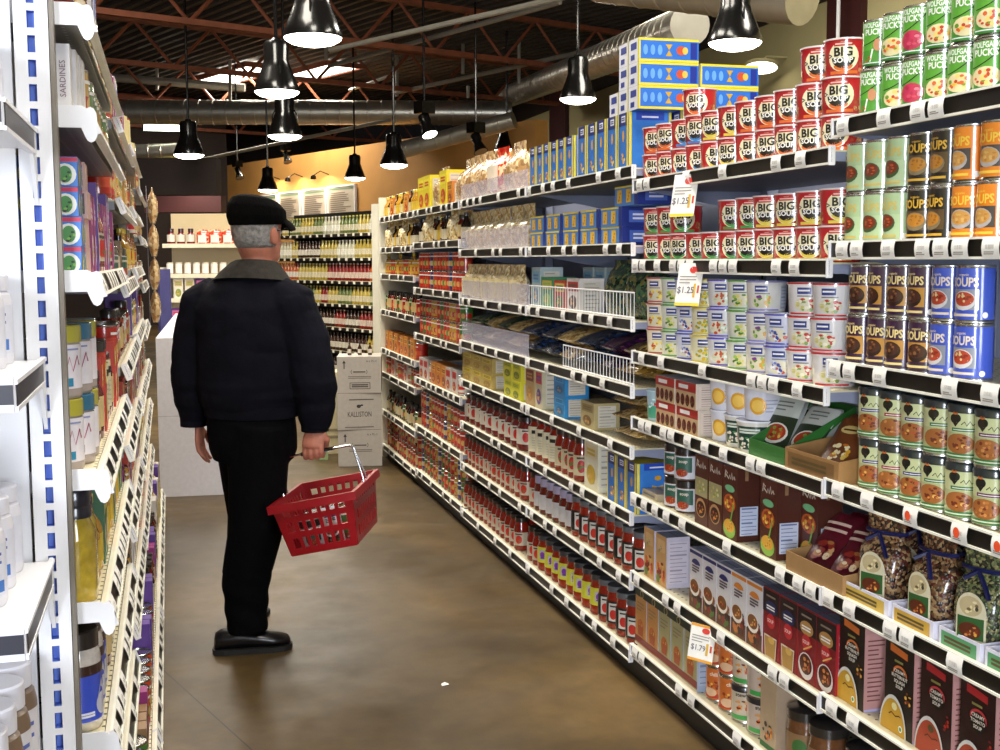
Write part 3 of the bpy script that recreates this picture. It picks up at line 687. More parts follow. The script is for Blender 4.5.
# nearest bay -------------------------------------------------
def green_art(v):
    def f(a):
        a.rect(-.116, .007, .116, .1, '#4f9636', .3); a.rect(-.04, .04, .036, .1, '#62ab3c', .6)
        a.text('WOLFGANG', 0, .092, .0105, WHITE, bold=.03, sx=.66); a.text("PUCK'S", 0, .0775, .0125, WHITE, bold=.03, sx=.8)
        pts = [(-.03+.006*i, .052+.00035*i*i) for i in range(11)]; a.line(pts, .0022, '#1c2a14')
        a.rect(.042, .007, .07, .1, '#2c6a44', .6); a.rect(.046, .05, .066, .062, '#c8d03a', 1); a.ell(.056, .082, .008, .008, '#b8322c', 2)
        if v == 1: a.ell(0, .035, .026, .02, '#c8385a', 2); a.food(0, .035, .025, .019, FOODS['pink'], 12)
        elif v == 2: a.ell(.006, .05, .009, .013, '#c98a64', 3); a.poly([(-.012, .012), (.024, .012), (.018, .042), (-.006, .042)], WHITE, 2); a.food(-.018, .02, .012, .01, FOODS['veg'], 6)
        else: a.ell(0, .034, .03, .019, '#e8d8a8', 2); a.food(0, .035, .027, .017, FOODS['veg'], 18, seed=v)
        a.rect(-.034, .009, .034, .015, '#3f8f4c', 3.5); a.lines(-.03, .01, .03, .0145, 1, .002, WHITE, 4.5)
    return f
GC = [Kind(can(.037, .106, green_art(v), '#4f9636'), .075, .075, .1065, 'soup_can', d, 'can') for v, d in ((0, 'green soup can'), (1, 'green soup can with pink picture'), (2, 'green can picturing a chef'), (3, 'green soup can'))]
def hv_art(a):
    a.rect(-.116, .007, .116, .1, '#e6e4e0', .3); a.rect(-.03, .07, .03, .095, '#dfe2ee', .6); a.lines(-.026, .06, .026, .094, 4, .004, '#4a62a8')
    a.food(0, .03, .032, .018, FOODS['pasta']+['#b8a080'], 16); a.rect(-.116, .044, .116, .05, '#e8a02c', 1); a.rect(-.116, .008, .116, .013, '#b58a58', 1)
WC = Kind(can(.037, .106, hv_art, '#e6e4e0'), .075, .075, .1065, 'soup_can', 'white soup can with blue lettering', 'can')
def soups(base, tcol, pic, bowl, rim, low=None, seed=0):
    def f(a):
        if low: a.rect(-.036, .008, .036, .062, low, .5)
        a.text('organic', 0, .094, .005, tcol, bold=.01); a.text('SOUPS', 0, .079, .017, tcol, bold=.03, sx=.78)
        if pic: a.rect(-.028, .026, .03, .066, pic, 1)
        a.ell(.0, .044, .024, .019, rim, 2); a.ell(.0, .047, .021, .014, bowl[0], 2.4); a.food(0, .047, .02, .013, bowl, 14, .3, 3, seed)
        a.ell(.042, .016, .006, .006, WHITE, 2)
        a.lines(-.028, .012, .028, .02, 1, .005, tcol)
        a.panel(.075, .014, .108, .1)
    return f
PL = Kind(can(.037, .113, soups('#a9c592', '#d8c068', None, FOODS['bean']+['#c85a2c'], '#3f5a34', '#bcd3a2'), '#b2cb9a'), .075, .075, .1135, 'soup_can', 'pale green soup can', 'can')
BKC = Kind(can(.037, .113, soups('#14110e', '#e0b03c', '#5a4426', ['#c8862c', '#a86a20'], '#8a7a5a'), '#17120f'), .075, .075, .1135, 'soup_can', 'black soup can with gold lettering', 'can')
OC = Kind(can(.037, .113, soups('#ee8a1e', '#f6cf4a', '#4a4442', ['#d8a050', '#c88a3c', '#e0b468'], '#b9b2ae', None), '#ef8c22'), .075, .075, .1135, 'soup_can', 'orange soup can', 'can')
BR = Kind(can(.037, .113, soups('#35183a', '#f0d890', '#c8903c', FOODS['choc'], '#2a1710', None, 3), '#38193c'), .075, .075, .1135, 'soup_can', 'dark purple-brown soup can', 'can')
BL = Kind(can(.037, .113, soups('#3d58c2', '#e6d6c2', '#8a8f9a', ['#b8442a', '#8a2c18', '#e0c890', '#5a7a34'], '#d6d2d0', None, 4), '#3c56be'), .075, .075, .1135, 'soup_can', 'blue soup can', 'can')
def heart_art(band, v):
    def f(a):
        a.rect(-.116, .007, .116, .098, '#b9c08a', .3); a.rect(-.045, .06, .05, .098, '#ccd29c', .6)
        a.ell(-.012, .087, .009, .009, '#1a1a16', 2); a.ell(-.004, .088, .007, .008, '#1a1a16', 2); a.poly([(-.02, .085), (-.008, .071), (.002, .085)], '#1a1a16', 2.2); a.ell(-.009, .098, .006, .003, '#c86a2c', 2.5)
        a.line([(.004, .076), (.01, .082), (.014, .074), (.02, .083), (.025, .075), (.032, .082)], .002, '#2a3a1c')
        a.rect(-.016, .062, .04, .069, band, 2); a.lines(-.012, .063, .036, .068, 1, .0016, WHITE, 3)
        a.ell(.0, .038, .03, .02, '#a5642e', 2); a.food(0, .04, .028, .018, FOODS['soup'] if v % 2 == 0 else FOODS['bean']+['#d08a4a'], 18, .25, 3, v)
        a.rect(-.036, .009, .034, .019, '#3f7a44', 3.6); a.lines(-.03, .01, .03, .018, 1, .0024, '#dfe8c8', 4.6); a.ell(.044, .022, .006, .006, '#dfe8d8', 2)
    return f
HC = [Kind(can(.0385, .115, heart_art(b, i), '#b9c08a', lidcol='#1f2a2c'), .078, .078, .1155, 'soup_can', d, 'can') for i, (b, d) in enumerate((('#352a78', 'dark-lidded can with blue band'), ('#a02440', 'dark-lidded can with crimson band'), ('#3f7a44', 'dark-lidded can with green band'), ('#6a2a5c', 'dark-lidded can with purple band'), ('#b02c24', 'dark-lidded can with red band')))]
# second bay -------------------------------------------------
def big_art(col, v):
    def f(a):
        a.food(.058, .02, .026, .02, ['#c88a52', '#b06a3a', '#d8a878', '#a8502c'], 22, .28, 1, v); a.food(-.06, .02, .02, .018, ['#c88a52', '#b06a3a', '#d8a878'], 14, .28, 1, v+5)
        a.ell(0, .043, .035, .034, CREAM, 2, 22); a.ell(0, .041, .026, .024, '#1a1512', 2.6, 18, 180, 360)
        a.ell(0, .024, .022, .013, col, 2.5, 14, 180, 360)
        a.text('BIG', 0, .053, .019, '#14110f', bold=.035); a.text('SOUP', 0, .0345, .0115, WHITE, bold=.03, sx=1.05)
        a.rect(-.02, .067, .022, .076, '#b3171f', 3); a.lines(-.017, .069, .019, .0745, 1, .0034, '#f0b8b0', 4)
        a.line([(-.034, .05), (-.026, .046), (-.034, .042)], .003, '#14110f')
        a.rect(-.03, .004, .034, .011, col, 3); a.panel(.082, .006, .115, .07, '#c8bcb8', '#8a7a78')
    return f
BG = [Kind(tub(.046, .0495, .086, big_art(c, i), RED, '#b9262c', '#d8d0cc'), .107, .107, .0865, 'soup_cup', d, 'cup') for i, (c, d) in enumerate((('#3f7fc0', 'red soup cup with blue stripe'), ('#e0c84a', 'red soup cup with yellow stripe'), ('#4a9a4a', 'red soup cup with green stripe'), ('#d86a2c', 'red soup cup with orange stripe')))]
def cup2_art(pal, lid, v):
    def f(a):
        a.rect(-.02, .054, .014, .07, '#2c3a86', 2); a.lines(-.017, .058, .011, .067, 1, .004, WHITE, 3)
        a.lines(-.02, .046, .02, .052, 1, .003, '#7a7a82')
        a.ell(0, .028, .03, .018, '#d8d2b8', 2); a.food(.002, .028, .034, .02, pal, 20, .3, 3, v); a.rect(-.045, .004, .045, .008, lid, 2)
        a.panel(.05, .008, .08, .07, '#b8bcc8', '#8a8e98', 7)
    return f
C2 = [Kind(tub(.0495, .053, .082, cup2_art(p, l, i), b, w, l), .113, .113, .0825, 'soup_cup', d, 'cup') for i, (p, l, b, w, d) in enumerate((
    (['#e0b830', '#b8861c', '#c03a20', '#f0d860'], '#b02c34', '#e6dcc0', '#e8e4e0', 'cream soup cup with crimson rim'), (FOODS['green'], '#5a9a34', '#dde0d0', '#e8e8e6', 'pale soup cup with green rim'),
    (['#3a4a9a', '#6a7ac0', '#c0442c', '#e8e8f0'], '#4a4ab0', '#d0d4e4', '#e6e6ee', 'bluish soup cup with blue rim'), (['#e0c83a', '#c8a820', '#7a9a34'], '#d8c23a', '#e4deb8', '#e8e6d8', 'pale soup cup with yellow rim'),
    (['#7a9a5a', '#b8c8b0', '#c04a2c', '#dfe4d8'], '#5a48b8', '#dcdcdc', '#e4e2ee', 'white soup cup with violet rim'), (['#5a8a3a', '#d8a030', '#7a3a8a', '#9cbf55'], '#8a86c8', '#e0dcd4', '#e6e6ea', 'white soup cup with lavender rim'),
    (['#c8c070', '#7a9a4a', '#c02c24', '#e8e4c8'], '#c8262a', '#e2dedc', '#efe8e6', 'white soup cup with red rim')))]
def redbox_f(a):
    a.rect(-.075, .055, .075, .075, '#b8241f'); a.rect(-.05, .058, .02, .07, WHITE, 2); a.rect(-.075, .0, .075, .05, '#c9a87c', .5)
    for i in range(4): a.ell(-.055+.036*i, .024, .015, .018, '#5a1712', 2); a.food(-.055+.036*i, .024, .013, .016, ['#7a1c16', '#a8322a', '#4a7326', '#3a100c'], 8, seed=i)
RB = Kind(carton(.15, .12, .078, '#a8302a', redbox_f, lambda a: a.panel(-.05, .008, .05, .07, '#d8c8bc', '#9a8a80'), None, '#d2c4b4', '#d8d4d8'), .155, .125, .0785, 'soup_carton', 'red and tan carton', 'carton')
def wtub(v):
    def f(a):
        if v == 0: a.ell(-.006, .04, .024, .024, '#e0a32c', 2); a.ell(-.006, .04, .017, .017, '#f0c45a', 2.5); a.lines(.015, .02, .05, .06, 4, .003, '#a8a8c0')
        else: a.rect(-.16, .012, .16, .075, '#1d4034', .5); a.food(-.015, .03, .03, .02, ['#b02a24', '#d8d8c8', '#4a8a4a', '#e8e0d0'], 16, seed=v); a.lines(-.03, .055, .03, .07, 2, .005, '#d8e0d0')
    return f
WT = [Kind(tub(.048, .053, .09, wtub(0), '#dcdce6', '#e6e6f0', '#eeeef6'), .112, .112, .0905, 'soup_tub', 'white tub with orange spot', 'tub'), Kind(tub(.048, .053, .09, wtub(1), '#dcd8cc', '#e6e6f0', '#eeeef6'), .112, .112, .0905, 'soup_tub', 'dark green tub with white lid', 'tub')]
CUPG = Kind(tub(.036, .04, .1, lambda a: a.rect(-.03, .01, .03, .05, '#4aa080', 1).food(0, .06, .02, .02, ['#7ac0a8', '#d8e8e8', '#c83a3a'], 8), '#a8c4d0', '#c0d8e0'), .085, .085, .1005, 'plastic_cup', 'pale blue-green cup', 'cup')
def smalljar_art(a, z0, z1):
    a.rect(-.035, z0, .035, z1, '#d0d0d4', 1.2); a.rect(-.028, z0+.02, .028, z1-.004, '#2f5a48', 1.5); a.text('soup', 0, z1-.016, .01, '#e6d8c8', bold=.02); a.ell(-.005, z0+.018, .02, .012, '#a83a22', 2.2); a.food(-.005, z0+.018, .018, .011, FOODS['bean'], 10)
SJ = Kind(jar(.04, .1, '#6a4a3a', '#c8c8cc', smalljar_art, '#1c1a18', .9, .018, wrap=3.2, lz=(.06, .76)), .083, .083, .101, 'squat_jar', 'squat black-lidded green-labelled jar', 'jar')
class ScaledArt:
    def __init__(s, a, k): s.__dict__.update(a=a, k=k)
    def __getattr__(s, n):
        f = getattr(s.a, n); k = s.k
        def g(*r, **q):
            r = list(r)
            if n in ('rect', 'panel'): r[1] *= k; r[3] *= k
            elif n == 'lines': r[1] *= k; r[3] *= k
            elif n in ('ell', 'food'): r[1] *= k; r[3] *= k
            elif n in ('poly', 'line'): r[0] = [(x, y*k) for x, y in r[0]]
            elif n == 'text': r[2] *= k
            return f(*r, **q)
        return g
def scaled(f, k): return lambda a: f(ScaledArt(a, k))
def brown_f(v):
    def f(a):
        a.line([(-.03, .2), (-.026, .225), (-.016, .218), (-.022, .21), (-.006, .2), (-.002, .212), (.006, .2), (.012, .222), (.018, .2), (.026, .212), (.032, .202)], .0045, '#e6d8c8')
        if v == 0: a.rect(-.042, .1, .042, .165, '#a8a070', 1); a.food(0, .135, .03, .025, ['#8a9a4a', '#c8b870', '#d8d0a0'], 12); a.ell(0, .06, .034, .034, '#b88a5a', 2); a.ell(0, .057, .028, .027, '#2a1510', 2.4); a.food(0, .055, .022, .02, ['#e0a02c', '#b8501c', '#6a2a14'], 12)
        else: a.ell(0, .168, .03, .012, '#7ac08a', 2); a.ell(0, .12, .036, .03, '#c8602c', 2); a.food(0, .12, .034, .03, ['#e0b02c', '#d86a2c', '#f0d05a', '#8a3a1c'], 18); a.ell(0, .035, .038, .032, '#8ab84a', 2); a.ell(0, .045, .032, .022, '#e0a83c', 2.4); a.food(0, .045, .028, .018, FOODS['pasta'], 10); a.poly([(.012, .06), (.03, .12), (.024, .12), (.004, .06)], '#7aa84a', 3.5)
    return f
def brown_s(a): a.panel(-.026, .02, .028, .115, '#c4cce2', '#6a76a0', 8); a.rect(-.012, .2, -.002, .235, '#8a6a4a', 1)
BC = [Kind(carton(.088, .07, .205, '#54271b', scaled(brown_f(v), .85), scaled(brown_s, .85), None, '#4a241a', '#7a7e98'), .09, .073, .2055, 'broth_carton', d, 'carton') for v, d in ((0, 'tall brown carton with fireplace bowl'), (1, 'tall brown carton with green bowl'))]
def tan_f(a): a.rect(-.042, 0, .042, .16, '#c89a62', .3); a.rect(-.03, .11, .03, .15, '#d8b078', .6); a.food(-.01, .12, .02, .016, ['#a05a8a', '#8ab04a', '#d8b84a'], 8); a.food(.0, .045, .036, .04, ['#b8321c', '#d0602c', '#7a1c14', '#e0b060'], 22); a.ell(-.02, .02, .014, .014, '#5a7a34', 3.5)
TB = Kind(carton(.086, .08, .165, '#c89a62', tan_f, lambda a: a.panel(-.034, .015, .034, .15, '#cfc6d2', '#9a92a2', 11), None, '#c4bccb', '#8a90a8'), .09, .083, .166, 'soup_carton', 'tan carton with red vegetables', 'carton')
def white_f(col, v):
    def f(a):
        a.rect(-.045, .165, .045, .175, col, 1); a.ell(0, .135, .03, .018, col, 2, 14, 10, 170); a.lines(-.025, .11, .025, .134, 3, .005, '#5a4a4a')
        a.rect(-.045, 0, .045, .045, '#5a3020', .8); a.food(0, .045, .044, .045, FOODS['choc']+['#7a1c16', '#b86a2c', '#4a6a2a'], 40, .35, 2, v); a.ell(-.005, .066, .034, .026, '#e6ddd0', 3); a.ell(-.005, .07, .029, .02, '#7a4a24', 3.5); a.food(-.005, .07, .025, .016, FOODS['soup'], 8, .3, 4, v)
    return f
WB = [Kind(carton(.09, .045, .18, '#d8d4d4', white_f(c, i), lambda a: a.panel(-.018, .02, .018, .16), None, '#cfccd0', '#9aa0ba'), .092, .047, .181, 'soup_carton', d, 'carton') for i, (c, d) in enumerate((('#2c2c6a', 'white soup carton with blue arch'), ('#d8822c', 'white soup carton with orange arch')))]
def redc_f(v):
    def f(a):
        a.rect(-.045, .12, .045, .18, '#231417', 1); a.lines(-.025, .158, .025, .172, 1, .005, '#8a7a6a'); a.ell(0, .135, .032, .018, '#2a2f5a' if v == 0 else '#b88a4a', 2); a.lines(-.022, .128, .022, .142, 2, .004, WHITE, 4)
        a.ell(0, .1, .022, .02, '#c02830', 2); a.text('SOUP', 0, .1, .009, '#f0d0c8', bold=.02)
        if v == 0: a.poly([(-.034, .06), (.034, .06), (.028, .0), (-.028, .0)], '#d8cdb8', 3); a.poly([(-.03, .056), (.03, .056), (.025, .004), (-.025, .004)], '#a8803c', 3.4); a.ell(.006, .05, .016, .01, '#c8a050', 3.8)
        else: a.ell(0, .04, .036, .034, '#d8d0cc', 3); a.ell(0, .045, .03, .026, '#4a1c12', 3.4); a.food(0, .045, .026, .022, FOODS['bean'], 12, .3, 4); a.line([(-.01, .08), (.03, .1)], .004, '#d8b060', 5)
    return f
RC = [Kind(carton(.088, .045, .185, '#7f1a20', redc_f(v), lambda a: a.panel(-.018, .02, .018, .16, '#a8323a', '#d8a0a0'), None, '#a01c26', '#70748a'), .09, .047, .186, 'soup_carton', d, 'carton') for v, d in ((0, 'red and black carton with mug'), (1, 'red and black carton with bowl'))]
def creamy_f(v):
    def f(a):
        a.rect(-.05, 0, .05, .19, '#1d1512' if v == 0 else '#2a1012', .3)
        a.poly([(-.034, .168), (.03, .162), (.03, .176), (-.034, .184)], '#c86a2c' if v == 0 else '#a8262a', 1)
        a.lines(-.016, .148, .016, .156, 1, .005, '#8a8448')
        a.ell(.004, .128, .026, .017, '#d8783c' if v == 0 else '#c23c40', 2); a.ell(.004, .12, .024, .02, '#17110e', 2.4)
        for i, s in enumerate(('CREAMY', 'BUTTERNUT', 'SQUASH', 'SOUP') if v == 0 else ('CREAMY', 'TOMATO', 'SOUP')):
            a.text(s, .004, .132-.0105*i, .0072, '#f0e8d8', bold=.02)
        a.ell(-.018, .0, .05, .078, '#d8d8d2', 2.8, 18, 0, 180); a.ell(-.018, .0, .046, .07, '#c89a2e' if v == 0 else '#a8432a', 3.2, 18, 0, 180)
        a.line([(-.032, .036), (-.022, .042), (-.008, .037), (.006, .041), (.012, .04)], .003, '#5a2a12', 4); a.ell(-.012, .056, .01, .008, '#e6dca0' if v == 0 else '#5a4a2a', 4)
        a.ell(.012, .016, .007, .007, WHITE, 4); a.ell(.012, .016, .0045, .0045, '#5a9a4a', 4.5)
        a.food(.035, .085, .012, .025, ['#d87a2c', '#e6b04a', '#7a3a1a'] if v == 0 else ['#b83022', '#7a1c18'], 8, .4, 2, v)
    return f
def creamy_s(a): a.rect(-.028, .005, .028, .17, '#c0908c', 1); a.lines(-.022, .02, .022, .16, 14, .003, '#7a4a48', 2); a.rect(-.029, .0, .029, .006, '#b8b0d8', 2)
CR = [Kind(carton(.106, .06, .205, '#1d1512', scaled(creamy_f(v), 1.07), scaled(creamy_s, 1.07), lambda a: a.rect(-.012, -.02, .012, .02, '#b8bcd0', 2), '#b98a86', '#26242c'), .11, .063, .206, 'soup_carton', d, 'carton') for v, d in ((0, 'black squash soup carton with yellow bowl'), (1, 'dark tomato soup carton with red bowl'))]
def broth_f(col):
    def f(a):
        a.rect(-.05, .17, .05, .205, '#1d2a20', 1); a.ell(.01, .182, .014, .014, '#b8a070', 2); a.ell(.01, .182, .01, .01, '#1d2a20', 2.5)
        a.lines(-.03, .12, .03, .155, 3, .004, '#8a7a5a'); a.ell(0, .07, .026, .026, '#b8642c', 2); a.poly([(-.024, .07), (.024, .07), (.02, .04), (-.02, .04)], '#a8502a', 2.3); a.food(0, .08, .02, .012, ['#d8a050', '#7a3a1c', '#e8c880'], 8)
        a.rect(-.05, .012, .05, .034, '#7a1f1c', 1); a.rect(-.05, 0, .05, .008, '#d8ccb8', 1)
    return f
BX = [Kind(carton(.095, .062, .205, c, broth_f(c), lambda a: a.panel(-.026, .02, .026, .16, '#a8b4c8', '#7a86a0', 8), None, '#9aa8bc', '#3a4660'), .098, .065, .206, 'broth_carton', d, 'carton') for c, d in (('#c48a4a', 'orange broth carton with dark top'), ('#a8a070', 'sage broth carton with dark top'))]
def bcan(base, v):
    def f(a):
        a.text('chili' if v == 0 else 'stew', 0, .088, .011, '#2a2422' if v else '#efe0c8', bold=.02); a.food(0, .055, .028, .02, FOODS['soup'] if v == 0 else ['#a8261c', '#c8502c', '#5a1a12', '#d89a5a'], 16, .3, 2, v)
        a.rect(-.04, .012, .034, .026, '#3f9a4a' if v else '#b8321f', 2)
        if v == 0: a.ell(-.01, .03, .02, .014, '#d8b08a', 3)
        a.panel(.05, .012, .085, .1, '#a8b0c4', '#7a86a0', 7)
    return f
CN = [Kind(can(.04, .104, scaled(bcan(b, v), .93), b, lidcol=l), .083, .083, .1045, 'food_can', d, 'can') for v, b, l, d in ((0, '#c86a2c', None, 'orange can'), (1, '#c8b8a0', '#26262a', 'dark-lidded beige can'))]
CNB = Kind(can(.053, .104, scaled(bcan('#c8b8a8', 1), .93), '#bcaa9a', lidcol='#26262a'), .108, .108, .1045, 'food_can', 'large beige can with green band', 'can')
BRJ = Kind(jar(.05, .15, '#6a4428', '#8a6a48', lambda a, z0, z1: a.ell(0, (z0+z1)/2, .02, .02, '#3f6a34', 2), '#2a2622', .9, .022), .105, .105, .151, 'broth_jar', 'brown jar', 'jar')
TANB = Kind(carton(.085, .06, .19, '#b8a080', lambda a: a.food(0, .05, .03, .03, ['#c8642c', '#3a2a20', '#d89a4a'], 14).rect(-.042, 0, .042, .015, '#2f6a3a'), None, None, '#a8927a'), .088, .063, .191, 'soup_carton', 'beige carton with green foot', 'carton')
# third and fourth bays -------------------------------------
def pasta_f(v, h):
    def f(a):
        a.rect(-.04, h*.78, .04, h, '#1f2c72', 1); a.rect(-.018, h*.84, .018, h*.95, '#dfe2f0', 2); a.lines(-.014, h*.86, .014, h*.93, 2, h*.02, '#1f2c72', 3)
        a.ell(0, h*.6, .009, h*.1, '#d8a02c', 2); a.food(0, h*.22, .02, h*.13, FOODS['pasta'], 16, .35, 2, v)
    return f
def pasta_s(h):
    def f(a): a.rect(-.05, h*.86, .05, h, '#2a4ab0', 1); a.lines(-.03, h*.88, .03, h*.95, 1, h*.03, '#dfe2f0', 2); a.ell(0, h*.7, .012, h*.05, '#d8a02c', 2); a.poly([(-.02, h*.5), (-.02, h*.56), (0, h*.53), (.02, h*.56), (.02, h*.5), (0, h*.53)], '#d8b03c', 2); [a.ell(0, h*(.38-.09*i), .016, h*.025, '#7ab0e0', 2) for i in range(3)]
    return f
def pasta_box(w, d, h, v):
    b = carton(w, d, h, '#2f6fc0', pasta_f(v, h), pasta_s(h), None, '#3a7ed0', '#dcc83a')
    return b
PB = [Kind(pasta_box(.066, .15, .2, 1), .07, .155, .2005, 'pasta_box', 'blue and yellow pasta box', 'box'), Kind(pasta_box(.07, .15, .235, 2), .074, .155, .2355, 'pasta_box', 'tall blue and yellow pasta box', 'box')]
def yedge(k, w, d, h):                        # yellow vertical edges as on the photographed boxes
    me = k.parts[0][1]
    return k
def pastay(w, d, h, v):
    b = MB().box(-w/2, w/2, -d/2, d/2, 0, h, '#2f6fc0'); b.c[-3] = hx('#3a7ed0'); b.c[-5] = hx('#dcc83a')
    a = Art(b, S_plane((0, -d/2, 0), (1, 0, 0), (0, 0, 1))); pasta_f(v, h)(a); a.rect(w/2-.016, 0, w/2, h, '#e0cf3c', 3); a.rect(-w/2, 0, -w/2+.008, h, '#e0cf3c', 3)
    a = Art(b, S_plane((w/2, 0, 0), (0, 1, 0), (0, 0, 1))); pasta_s(h)(a); a.rect(-d/2, 0, -d/2+.009, h, '#e0cf3c', 3); a.rect(d/2-.009, 0, d/2, h, '#e0cf3c', 3)
    return [('box', b.mesh('box', M['print'], False))]
PY = [Kind(pastay(.09, .15, .17, 1), .093, .155, .1705, 'pasta_box', 'blue and yellow pasta box', 'box'), Kind(pastay(.1, .15, .19, 2), .103, .155, .1905, 'pasta_box', 'tall blue and yellow pasta box', 'box')]
def lying(w, d, h, v):                        # box lying with a window face to the aisle
    b = MB().box(-w/2, w/2, -d/2, d/2, 0, h, '#4a7ec0'); b.c[-5] = hx('#dcc83a'); b.c[-3] = hx('#1f2f7c')
    a = Art(b, S_plane((0, -d/2, 0), (1, 0, 0), (0, 0, 1)))
    a.rect(-w/2, h-.006, w/2, h, '#dcc83a', 1); a.rect(w/2-.03, 0, w/2, h, '#1f2f7c', 1.2)
    for x in (-w*.28, w*.12): a.rect(x-.022, h*.15, x+.022, h*.82, '#dab23c', 2); a.food(x, h*.48, .02, h*.3, FOODS['pasta'], 8, .4, 3, v)
    a = Art(b, S_plane((w/2, 0, 0), (0, 1, 0), (0, 0, 1))); a.rect(-d*.3, h*.2, d*.3, h*.8, '#4a66b8'); a.lines(-d*.2, h*.3, d*.2, h*.7, 2, h*.1, '#dfe2f0')
    return [('box', b.mesh('box', M['print'], False))]
LY = Kind(lying(.21, .13, .066, 1), .213, .135, .0665, 'pasta_box', 'blue pasta box lying flat', 'box')
def endbox():                                  # box lying with its small end to the aisle
    w, d, h = .085, .21, .075
    b = MB().box(-w/2, w/2, -d/2, d/2, 0, h, '#2f6fc8'); b.c[-5] = hx('#dcc83a')
    a = Art(b, S_plane((0, -d/2, 0), (1, 0, 0), (0, 0, 1))); a.rect(-w/2, 0, w/2, h, '#dfe0ea', 1); a.rect(-w*.3, h*.55, w*.3, h*.85, '#2a3a8a', 2); a.rect(-w*.3, h*.12, w*.1, h*.35, '#2a3a8a', 2); a.rect(w/2-.006, 0, w/2, h, '#e0cf3c', 3)
    a = Art(b, S_plane((w/2, 0, 0), (0, 1, 0), (0, 0, 1))); a.rect(-d/2, h-.008, d/2, h, '#e0cf3c', 1); a.rect(-d/2, 0, d/2, .008, '#e0cf3c', 1); a.rect(-d/2, 0, -d/2+.006, h, '#e0cf3c', 1)
    a.rect(d*.36, h*.15, d*.47, h*.85, '#1f2f8a', 2); a.ell(d*.2, h*.5, .016, h*.2, '#c8502c', 2); a.ell(d*.27, h*.5, .01, h*.16, '#e0b84a', 2.5)
    a.poly([(-.012, h*.25), (.012, h*.25), (0, h*.5), (.012, h*.75), (-.012, h*.75), (0, h*.5)], '#c8a02c', 2); [a.ell(-d*(.15+.12*i), h*.5, .008, h*.22, '#6aa4e6', 2) for i in range(3)]
    return [('box', b.mesh('box', M['print'], False))]
EB = Kind(endbox(), .088, .215, .0755, 'pasta_box', 'pasta box lying with white end outward', 'box')
def jl(bg, spot, seed=0, kind=0):
    def f(a, z0, z1):
        h = z1-z0
        if kind == 0: a.ell(0, z0+h*.45, .016, h*.32, spot, 2); a.food(0, z0+h*.4, .016, h*.25, [spot, '#c8342a', '#4a7a34'], 6, .4, 3, seed); a.lines(-.018, z0+h*.75, .018, z1-.002, 1, h*.1, '#4a3a30')
        elif kind == 1: a.rect(-.022, z0+h*.72, .018, z0+h*.86, '#24221f', 2); a.lines(-.02, z0+h*.1, .018, z0+h*.6, 5, h*.03, '#b0a890')
        elif kind == 2: a.rect(-.02, z0+h*.1, .02, z1-h*.1, '#c8c4b8', 1.5); a.ell(0, z0+h*.4, .015, h*.22, spot, 2); a.lines(-.014, z0+h*.7, .014, z0+h*.85, 1, h*.07, '#2a2422')
        else: a.rect(-.016, z0+h*.2, .016, z0+h*.8, '#b8aeb8', 1.5); a.ell(0, z0+h*.5, .012, h*.2, spot, 2); a.lines(-.01, z0+h*.25, .01, z0+h*.34, 1, h*.06, '#3a3430')
    return f
SAUCE = '#7a1c0c'
J = {
 'bigred': Kind(jar(.052, .15, '#641410', '#c9c0ae', jl('', '#b82a22', 1), '#1f1a17', .78, .02, wrap=2.6, lz=(.2, .66)), .108, .108, .151, 'sauce_jar', 'large red sauce jar with pale label', 'jar'),
 'cream': Kind(jar(.043, .18, SAUCE, '#cfc7a6', jl('', '#b82a22', 2, 1), '#211c18', .74, .02, wrap=2.6, lz=(.14, .74)), .09, .09, .181, 'sauce_jar', 'sauce jar with tall cream label', 'jar'),
 'slim': Kind(jar(.036, .17, SAUCE, '#b9ac8a', jl('', '#a8242a', 3), '#211c18', .74, .02, lz=(.14, .6)), .076, .076, .171, 'sauce_jar', 'slim red sauce jar with tan label', 'jar'),
 'red': Kind(jar(.037, .15, '#7f1d10', '#bcae96', jl('', '#c03024', 4), '#26201b', .76, .018, lz=(.16, .56)), .078, .078, .151, 'sauce_jar', 'small red sauce jar', 'jar'),
 'cloth': Kind(jar(.038, .15, '#5a1a10', '#b7b2ae', None, '#9a92a8', .8, .03, lz=(.14, .56)), .08, .08, .151, 'sauce_jar', 'grey-labelled sauce jar with cloth top', 'jar'),
 'dark': Kind(jar(.042, .155, '#8a2614', '#22201c', jl('', '#b83024', 5, 2), '#5a5c5e', .86, .018, lz=(.14, .66), wrap=2.2), .088, .088, .156, 'sauce_jar', 'sauce jar with black label and grey lid', 'jar'),
 'yellow': Kind(jar(.044, .15, '#8a2a12', '#c6c33a', jl('', '#7a3a9a', 6, 3), '#3a3a3c', .84, .018, lz=(.24, .68), wrap=2.5), .092, .092, .151, 'sauce_jar', 'sauce jar with yellow label', 'jar')}
def simple_box(w, d, h, base, c2, c3, name, desc, side=None, v=0):
    def f(a): a.rect(-w*.4, h*.62, w*.4, h*.9, c2, 1); a.lines(-w*.3, h*.68, w*.3, h*.84, 2, h*.05, c3, 2); a.ell(0, h*.3, w*.32, h*.2, c3, 2); a.food(0, h*.3, w*.28, h*.17, [c2, c3, '#d8a84a'], 8, .4, 3, v)
    return Kind(carton(w, d, h, base, f, lambda a: a.panel(-d*.35, h*.1, d*.35, h*.9, '#cfc8b8', '#9a9488', 7), None, side or base), w+.004, d+.004, h+.0005, name, desc, 'box')
YL = simple_box(.2, .12, .075, '#b8a058', '#d8c43a', '#a08038', 'lasagne_box', 'olive-yellow pasta sheet box')
YL2 = simple_box(.14, .12, .085, '#d2cc30', '#b8b828', '#7a8a2a', 'lasagne_box', 'bright yellow pasta sheet box')
OB = simple_box(.13, .1, .17, '#b89a68', '#7a2a1c', '#b8864a', 'pasta_box', 'tan box with dark red panel')
